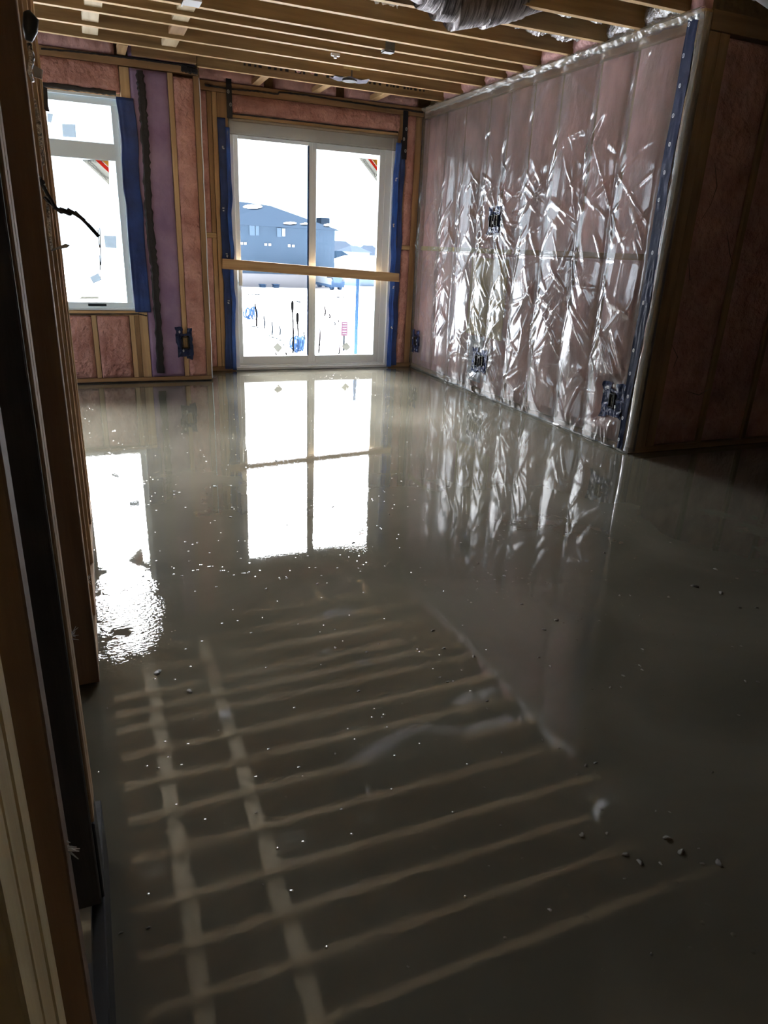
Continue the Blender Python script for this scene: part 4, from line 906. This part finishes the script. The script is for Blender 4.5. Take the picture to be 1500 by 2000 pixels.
# crumpled foil strips in the joist bays over the near floor: seen mirrored in the wet surface
def mirrored(px, py, z=H + .02):
    p = at(px, py, 2, -z); return Vector((p.x, p.y, z))
def foil_strip(pix, wid, label, seed):
    P = [mirrored(*q) for q in pix]; rr = random.Random(seed); vs = []; n = 0; m_ = 6
    for i in range(len(P) - 1):
        steps = max(3, int((P[i + 1] - P[i]).length / .012))
        for s_ in range(steps):
            q = P[i].lerp(P[i + 1], s_ / steps); wd = wid * rr.uniform(.35, 1.2)
            for j in range(m_ + 1):
                t_ = j / m_ - .5; vs.append((q.x + rr.uniform(-.005, .005), q.y - t_ * wd * .7 + rr.uniform(-.006, .006), q.z + t_ * wd * .7 + .02 + rr.uniform(-.008, .008)))
            n += 1
    b = MB(); b.add(vs, [(i * (m_ + 1) + j, i * (m_ + 1) + j + 1, (i + 1) * (m_ + 1) + j + 1, (i + 1) * (m_ + 1) + j) for i in range(n - 1) for j in range(m_)])
    o = b.build('foil_strip', M['brightfoil'], solid=.0008); return tag(o, label, 'foil', 'foil strips overhead mirrored in the floor')
FR = [([(665, 1432), (700, 1418), (722, 1410)], .05, 'small foil piece mirrored between the joist stripes near the reflected duct'),
      ([(540, 1645), (560, 1637), (600, 1630)], .12, 'stubby foil piece mirrored across the reflected blocking row'),
      ([(537, 1692), (580, 1678), (640, 1668), (700, 1650)], .05, 'long thin foil strip mirrored below the stubby foil piece'),
      ([(568, 1772), (610, 1755), (660, 1740), (724, 1722)], .05, 'dashed foil strip mirrored two joists below the stubby piece'),
      ([(600, 1876), (630, 1870), (670, 1862), (700, 1850), (760, 1830)], .07, 'foil strip mirrored closest to the bottom of the view'),
      ([(500, 1908), (535, 1898), (562, 1892)], .05, 'faint foil strip mirrored nearest the stud wall foot'),
      ([(1150, 1555), (1170, 1545), (1188, 1530)], .08, 'faint foil tuft mirrored on the dark floor past the wall end'),
      ([(1205, 1620), (1225, 1600), (1248, 1590)], .08, 'loose foil tuft mirrored beside a cluster of grout lumps'),
      ([(712, 1535), (722, 1545), (728, 1560)], .08, 'small foil dab mirrored below the brightest curved strip'),
      ([(700, 1600), (735, 1588)], .05, 'short foil dash mirrored above the long thin strip'),
      ([(275, 1706), (300, 1698), (330, 1692)], .06, 'foil piece mirrored beside the foot of the open stud wall')]
for k, (a, b_, c) in enumerate(FR): foil_strip(a, b_, c, 800 + k)

# ------------------------------------------------------------------ outside
b = MB(); b.add([(-60, D + .14, gz(D)), (90, D + .14, gz(D)), (90, 260, gz(260)), (-60, 260, gz(260)), (-60, D + .14, gz(D) - .5), (90, D + .14, gz(D) - .5), (90, 260, gz(260) - .5), (-60, 260, gz(260) - .5)], [(0, 1, 2, 3), (7, 6, 5, 4), (0, 4, 5, 1), (1, 5, 6, 2), (2, 6, 7, 3), (3, 7, 4, 0)])
struct(b.build('ground_outside', M['snow'])); b = MB()
HY = 55.0
def hp(px, py, y=HY): return at(px, py, 1, y)
xr_ = hp(654, 450).x; xl_ = hp(425, 450).x; ze = hp(560, 444).z; zm = hp(560, 536).z; zb = gz(HY) - .05
e = empty('neighbour_house', ((xl_ + xr_) / 2, HY, zb), 'large dark blue-hazed house across the snow, with a low hipped roof', 'building')
MB().box(xl_, xr_, HY, HY + 14, zm, ze).build('upper_wall', M['siding'], e); MB().box(xl_, xr_ - .02, HY + .02, HY + 14, zb, zm).build('lower_wall', M['beige'], e)
rx = hp(528, 402); rl = hp(455, 397)
zr = rx.z * 1.0
ex = hp(660, 441).x; yr = HY + 6; sc_ = yr / HY
rp_ = Vector((hp(528, 402, yr).x, yr, hp(528, 402, yr).z))
b = MB(); b.add([(xl_ - .6, HY - .6, ze), (ex, HY - .6, ze - .05), (ex, HY + 14.6, ze), (xl_ - .6, HY + 14.6, ze), (rp_.x, yr, rp_.z), (xl_ + 1.5, yr, rp_.z + .25)], [(0, 1, 4, 5), (1, 2, 4), (2, 3, 5, 4), (3, 0, 5), (0, 3, 2, 1)])
b.build('roof', M['roof'], e)
MB().box(hp(636, 423, HY + 8).x - .4, hp(644, 423, HY + 8).x, HY + 8, HY + 9.5, ze, hp(640, 426, HY + 8).z).build('chimney', M['roof'], e)
def on_roof(px, py):
    # point on the front roof slope under a pixel
    n0 = Vector((xl_, HY - .6, ze)); n1 = Vector((ex, HY - .6, ze - .05)); n2 = rp_; nn = (n1 - n0).cross(n2 - n0)
    d = RM @ Vector(((px - 750) / F_PX, 1, -(py - 1000) / F_PX)); o_ = Vector((0, 0, CAM_H)); return o_ + d * ((n0 - o_).dot(nn) / d.dot(nn))
def snowpatch(cx, cy, rx_, ry_):
    P = [on_roof(cx + rx_ * math.cos(a), cy + ry_ * math.sin(a)) + Vector((0, -.05, .06)) for a in np.linspace(0, 6.283, 19)[:-1]]; c = on_roof(cx, cy) + Vector((0, -.08, .15)); b = MB()
    b.add([tuple(p) for p in P] + [tuple(c)], [(i, (i + 1) % 18, 18) for i in range(18)]); b.build('roof_snow', M['snow'], e)
snowpatch(493, 405, 19, 4); snowpatch(566, 437.5, 13, 2.0); snowpatch(596, 439, 10, 1.0); snowpatch(640, 441, 8, 2)
def housewin(px0, py0, px1, py1, m, nm='house_window'):
    a, c = hp(px0, py0, HY - .05), hp(px1, py1, HY - .05); MB().box(a.x, c.x, HY - .08, HY + .01, c.z, a.z).build(nm, m, e)
housewin(487, 440, 498, 460, M['winglass']); housewin(499, 441, 506, 460, M['winglass'])
housewin(541, 445, 550, 463, M['winglass']); housewin(551, 446, 557, 462, M['winpale'])
for px in (472, 479, 519, 527, 565, 573): housewin(px - 2.2, 473 + (px - 472) * .05, px + 2.2, 477.5 + (px - 472) * .05, M['snow'], 'wall_lamp')
for k, px in enumerate((515, 541)):
    a, c = hp(px - 5, 557, HY - 2), hp(px + 5, 570, HY - 2); zg = gz(HY - 2)
    e2 = empty('garbage_bin', ((a.x + c.x) / 2, HY - 2, zg), ['dark bin', 'second dark bin'][k] + (' against the beige house wall, nearer the door handle' if k == 0 else ' against the beige house wall, nearer the door mullion'), 'bin', 'bins by the house')
    MB().box(a.x, c.x, HY - 2, HY - 1.3, zg, a.z).build('bin_body', M['cardark'], e2, bevel=.05); MB().box(a.x - .03, c.x + .03, HY - 2.05, HY - 1.25, a.z, a.z + .05).build('bin_lid', M['cardark'], e2)
# vehicle
vy = 50; a, c = hp(647, 550, vy), hp(673, 575, vy); zg = gz(vy); wv = c.x - a.x
e3 = empty('parked_car', ((a.x + c.x) / 2, vy, zg), 'pale parked vehicle with dark underside beside the house corner', 'vehicle')
b = MB(); b.prism([(a.x, zg + .35), (c.x, zg + .35), (c.x, zg + .8), (c.x - .15 * wv, a.z - .25), (c.x - .25 * wv, a.z), (a.x + .12 * wv, a.z), (a.x, zg + .85)], 1, vy, vy + 4.2); b.build('car_body', M['carpaint'], e3, bevel=.04)
b = MB(); b.prism([(a.x + .1 * wv, zg + .95), (c.x - .18 * wv, zg + .95), (c.x - .27 * wv, a.z - .08), (a.x + .16 * wv, a.z - .08)], 1, vy - .03, vy + .05); b.build('car_window', M['winglass'], e3)
MB().box(a.x + .02, c.x - .02, vy - .02, vy + 4, zg + .2, zg + .62).build('bumper', M['cardark'], e3)
for xx in (a.x + .22, c.x - .22):
    for yy in (vy + .5, vy + 3.5): MB().tube([(xx - .12, yy, zg + .33), (xx + .12, yy, zg + .33)], .33, 16).build('wheel', M['cardark'], e3)
# far houses
def far_house(px0, px1, pyb, pye, pyr, y, roofm, wallm, label):
    a, c = hp(px0, pye, y), hp(px1, pye, y); zt = hp((px0 + px1) / 2, pyr, y).z; zg = gz(y) - .2
    ee = empty('distant_house', ((a.x + c.x) / 2, y, zg), label, 'building', 'houses beyond the parked vehicle')
    MB().box(a.x, c.x, y, y + 8, zg, a.z).build('wall', wallm, ee); dx = (c.x - a.x) * .28
    b = MB(); b.add([(a.x - .4, y - .4, a.z), (c.x + .4, y - .4, a.z), (c.x + .4, y + 8.4, a.z), (a.x - .4, y + 8.4, a.z), (a.x + dx, y + 4, zt), (c.x - dx, y + 4, zt)], [(0, 1, 5, 4), (1, 2, 5), (2, 3, 4, 5), (3, 0, 4), (3, 2, 1, 0)]); b.build('roof', roofm, ee)
    return ee
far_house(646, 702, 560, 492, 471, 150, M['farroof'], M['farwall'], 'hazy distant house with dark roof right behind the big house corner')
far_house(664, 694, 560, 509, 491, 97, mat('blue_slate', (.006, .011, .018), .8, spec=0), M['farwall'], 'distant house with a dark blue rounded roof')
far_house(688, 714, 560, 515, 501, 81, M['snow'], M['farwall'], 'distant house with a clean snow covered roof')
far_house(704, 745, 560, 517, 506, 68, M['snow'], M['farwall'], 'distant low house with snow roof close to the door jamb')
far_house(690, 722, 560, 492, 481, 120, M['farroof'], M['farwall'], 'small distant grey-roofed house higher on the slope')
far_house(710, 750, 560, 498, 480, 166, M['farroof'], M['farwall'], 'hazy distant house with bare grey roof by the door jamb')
def tree(px, pyt, pyb, y, label, seed, spread=1.0):
    a = hp(px, pyb, y); top = hp(px, pyt, y).z; rr = random.Random(seed); zg = gz(y); hh = top - zg; ee = empty('bare_tree', (a.x, y, zg), label, 'tree', 'bare trees on the horizon')
    MB().tube([(a.x, y, zg), (a.x + .1, y, zg + hh * .5), (a.x, y, zg + hh * .8)], [.22, .16, .06], 7).build('trunk', M['twig'], ee)
    b = MB()
    for k in range(120):
        z0 = zg + hh * rr.uniform(.3, .8); an = rr.uniform(0, 6.28); l = hh * rr.uniform(.15, .4) * spread; p0 = Vector((a.x, y, z0)); p1 = p0 + Vector((math.cos(an) * l * .7, math.sin(an) * l * .7, l * rr.uniform(.4, .9)))
        p1.z = min(p1.z, top); b.tube([p0, p1], [.05, .02], 4)
        for q in range(3):
            s0 = p0.lerp(p1, rr.uniform(.4, 1)); b.tube([s0, s0 + Vector((rr.uniform(-1, 1), rr.uniform(-1, 1), rr.uniform(.2, 1))) * l * .3], [.025, .012], 3)
    b.build('branches', M['twig'], ee)
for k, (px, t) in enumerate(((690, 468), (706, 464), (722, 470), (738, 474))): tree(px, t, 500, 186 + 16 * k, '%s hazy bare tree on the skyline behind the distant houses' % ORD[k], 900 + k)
# blue post, sign, stakes
p = ground(694, 712); tz = at(699, 536, 1, p.y).z
MBp = MB(); MBp.tube([(p.x, p.y, p.z - .1), (p.x + .0, p.y, tz + .0)], .0027 * p.y, 10); o = MBp.build('marker_post', M['post'], smooth=True); tag(o, 'tall blue marker post standing in the snow', 'post')
p = ground(672, 686); yS = p.y; zz0, zz1 = at(673, 656, 1, yS).z, at(673, 628, 1, yS).z; x0_, x1_ = at(667, 640, 1, yS).x, at(679, 640, 1, yS).x
e4 = empty('yard_sign', (p.x, yS, p.z), 'small pink lot sign on a pale stake in the snow', 'sign')
MB().box(x0_, x1_, yS, yS + .01, zz0, zz1).build('sign_board', M['sign'], e4); MB().box((x0_ + x1_) / 2 - .014, (x0_ + x1_) / 2 + .014, yS + .012, yS + .03, p.z - .1, zz0 + .1).build('sign_stake', M['weedpale'], e4)
b = MB()
for k in range(5): b.box(x0_ + .02, x1_ - .02, yS - .003, yS, zz0 + (zz1 - zz0) * (.12 + .18 * k), zz0 + (zz1 - zz0) * (.18 + .18 * k))
b.build('sign_print', M['farwall'], e4)
stk = [((501, 638), (498, 593), .010, 'w'), ((516, 642), (515, 617), .009, 'p'), ((546, 655), (546, 636), .010, 'p'), ((572, 690), (571, 604), .006, 'h'), ((581, 680), (581, 627), .005, 'h'), ((594, 672), (593, 648), .006, 'p'),
       ((622, 690), (625, 634), .008, 'w'), ((660, 696), (663, 674), .006, 'w'), ((634, 618), (634, 598), .010, 'w'), ((643, 622), (643, 613), .008, 'w'), ((653, 636), (653, 628), .008, 'p'), ((660, 630), (660, 624), .008, 'w'), ((538, 697), (538, 688), .005, 'w'), ((558, 697), (558, 688), .005, 'w'), ((531, 655), (531, 628), .006, 'p')]
names = ['leaning stake beside the far blue hose loop', 'pale short stake right of the leaning one'.replace('right of', 'next to'), 'pale stake at the end of the snow furrow', 'tallest dry weed with a dark seed head', 'shorter dry weed with a small seed head', 'pale stake behind the blue hose tangle', 'slim leaning stake just past the door mullion',
         'low leaning stake by the diamond sticker under the pink sign', 'dark stake far out between mullion and pink sign', 'tiny far stake beside the dark far one', 'pale tiny stake up-slope from the pink sign', 'tiny dark stake directly above the pink sign', 'first stub poking up at the door sill beside the diamond sticker', 'second stub poking up at the door sill towards the mullion', 'faint thin stake between the pale short stake and the furrow']
for (bpx, tpx, r_, kd), nm in zip(stk, names):
    p = ground(*bpx); tpz = at(*tpx, 1, p.y); b = MB(); rs_ = max(1.5 * r_ * max(1, p.y / 14), .0012 * p.y)
    b.tube([(p.x, p.y, p.z - .05), ((p.x + tpz.x) / 2 + rs_, p.y, (p.z + tpz.z) / 2), tuple(tpz)], [rs_, rs_, rs_ * .8], 6)
    if kd == 'h': b.tube([(tpz.x, p.y, tpz.z - rs_ * 4), (tpz.x, p.y, tpz.z + rs_ * 2), (tpz.x, p.y, tpz.z + rs_ * 7), (tpz.x, p.y, tpz.z + rs_ * 10)], [rs_, rs_ * 1.9, rs_ * 1.9, rs_ * .8], 8)
    o = b.build('dry_weed' if kd == 'h' else 'survey_stake', M['weedpale'] if kd == 'p' else M['weed']); tag(o, nm, 'weed' if kd == 'h' else 'stake')
def tangle(cx, cy, w_, h_, label, seed, n=6):
    p0 = ground(cx, cy + h_ / 2); rr = random.Random(seed); b = MB(); sxx = w_ / F_PX * p0.y; szz = h_ / F_PX * p0.y
    for k in range(n):
        c = Vector((p0.x + rr.uniform(-.35, .35) * sxx, p0.y + rr.uniform(-.1, .1), p0.z + szz * .45)); ra, rb = sxx * rr.uniform(.12, .25), szz * rr.uniform(.3, .5); ph = rr.uniform(0, 6)
        b.tube([(c.x + ra * math.cos(t + ph), c.y + .1 * math.sin(t), c.z + rb * math.sin(t + ph)) for t in np.linspace(0, rr.uniform(3.5, 6), 18)], .0012 * p0.y, 6)
    o = b.build('hose_tangle', M['bluepipe'], smooth=True); tag(o, label, 'hose')
tangle(490, 611, 26, 26, 'upright loops of pale blue hose at the far end of the snow furrow', 1)
tangle(582, 672, 36, 32, 'tangle of pale blue hose loops in the snow beside the mullion', 2, 9)
# furrow clods in the snow
b = MB(); rr = random.Random(5)
for (x0, y0, x1, y1, n_) in ((525, 656, 548, 666, 26), (552, 674, 570, 680, 14), (485, 637, 510, 642, 16), (573, 587, 590, 592, 12), (655, 581, 700, 584, 18), (476, 575, 508, 576, 20)):
    for k in range(n_):
        t = rr.random(); p = ground(x0 + (x1 - x0) * t + rr.uniform(-1, 1), y0 + (y1 - y0) * t + rr.uniform(-1, 1)); s = .0012 * p.y
        b.add([(p.x - s * 2.5, p.y, p.z), (p.x, p.y - s * 2, p.z + .002), (p.x + s * 2.5, p.y, p.z), (p.x, p.y + s * 2, p.z), (p.x, p.y, p.z + s * 1.2)], [(0, 1, 4), (1, 2, 4), (2, 3, 4), (3, 0, 4)])
o = b.build('soil_clods', M['weedpale']); tag(o, 'broken soil clods showing through the snow outside the patio door', 'soil', kind='stuff')
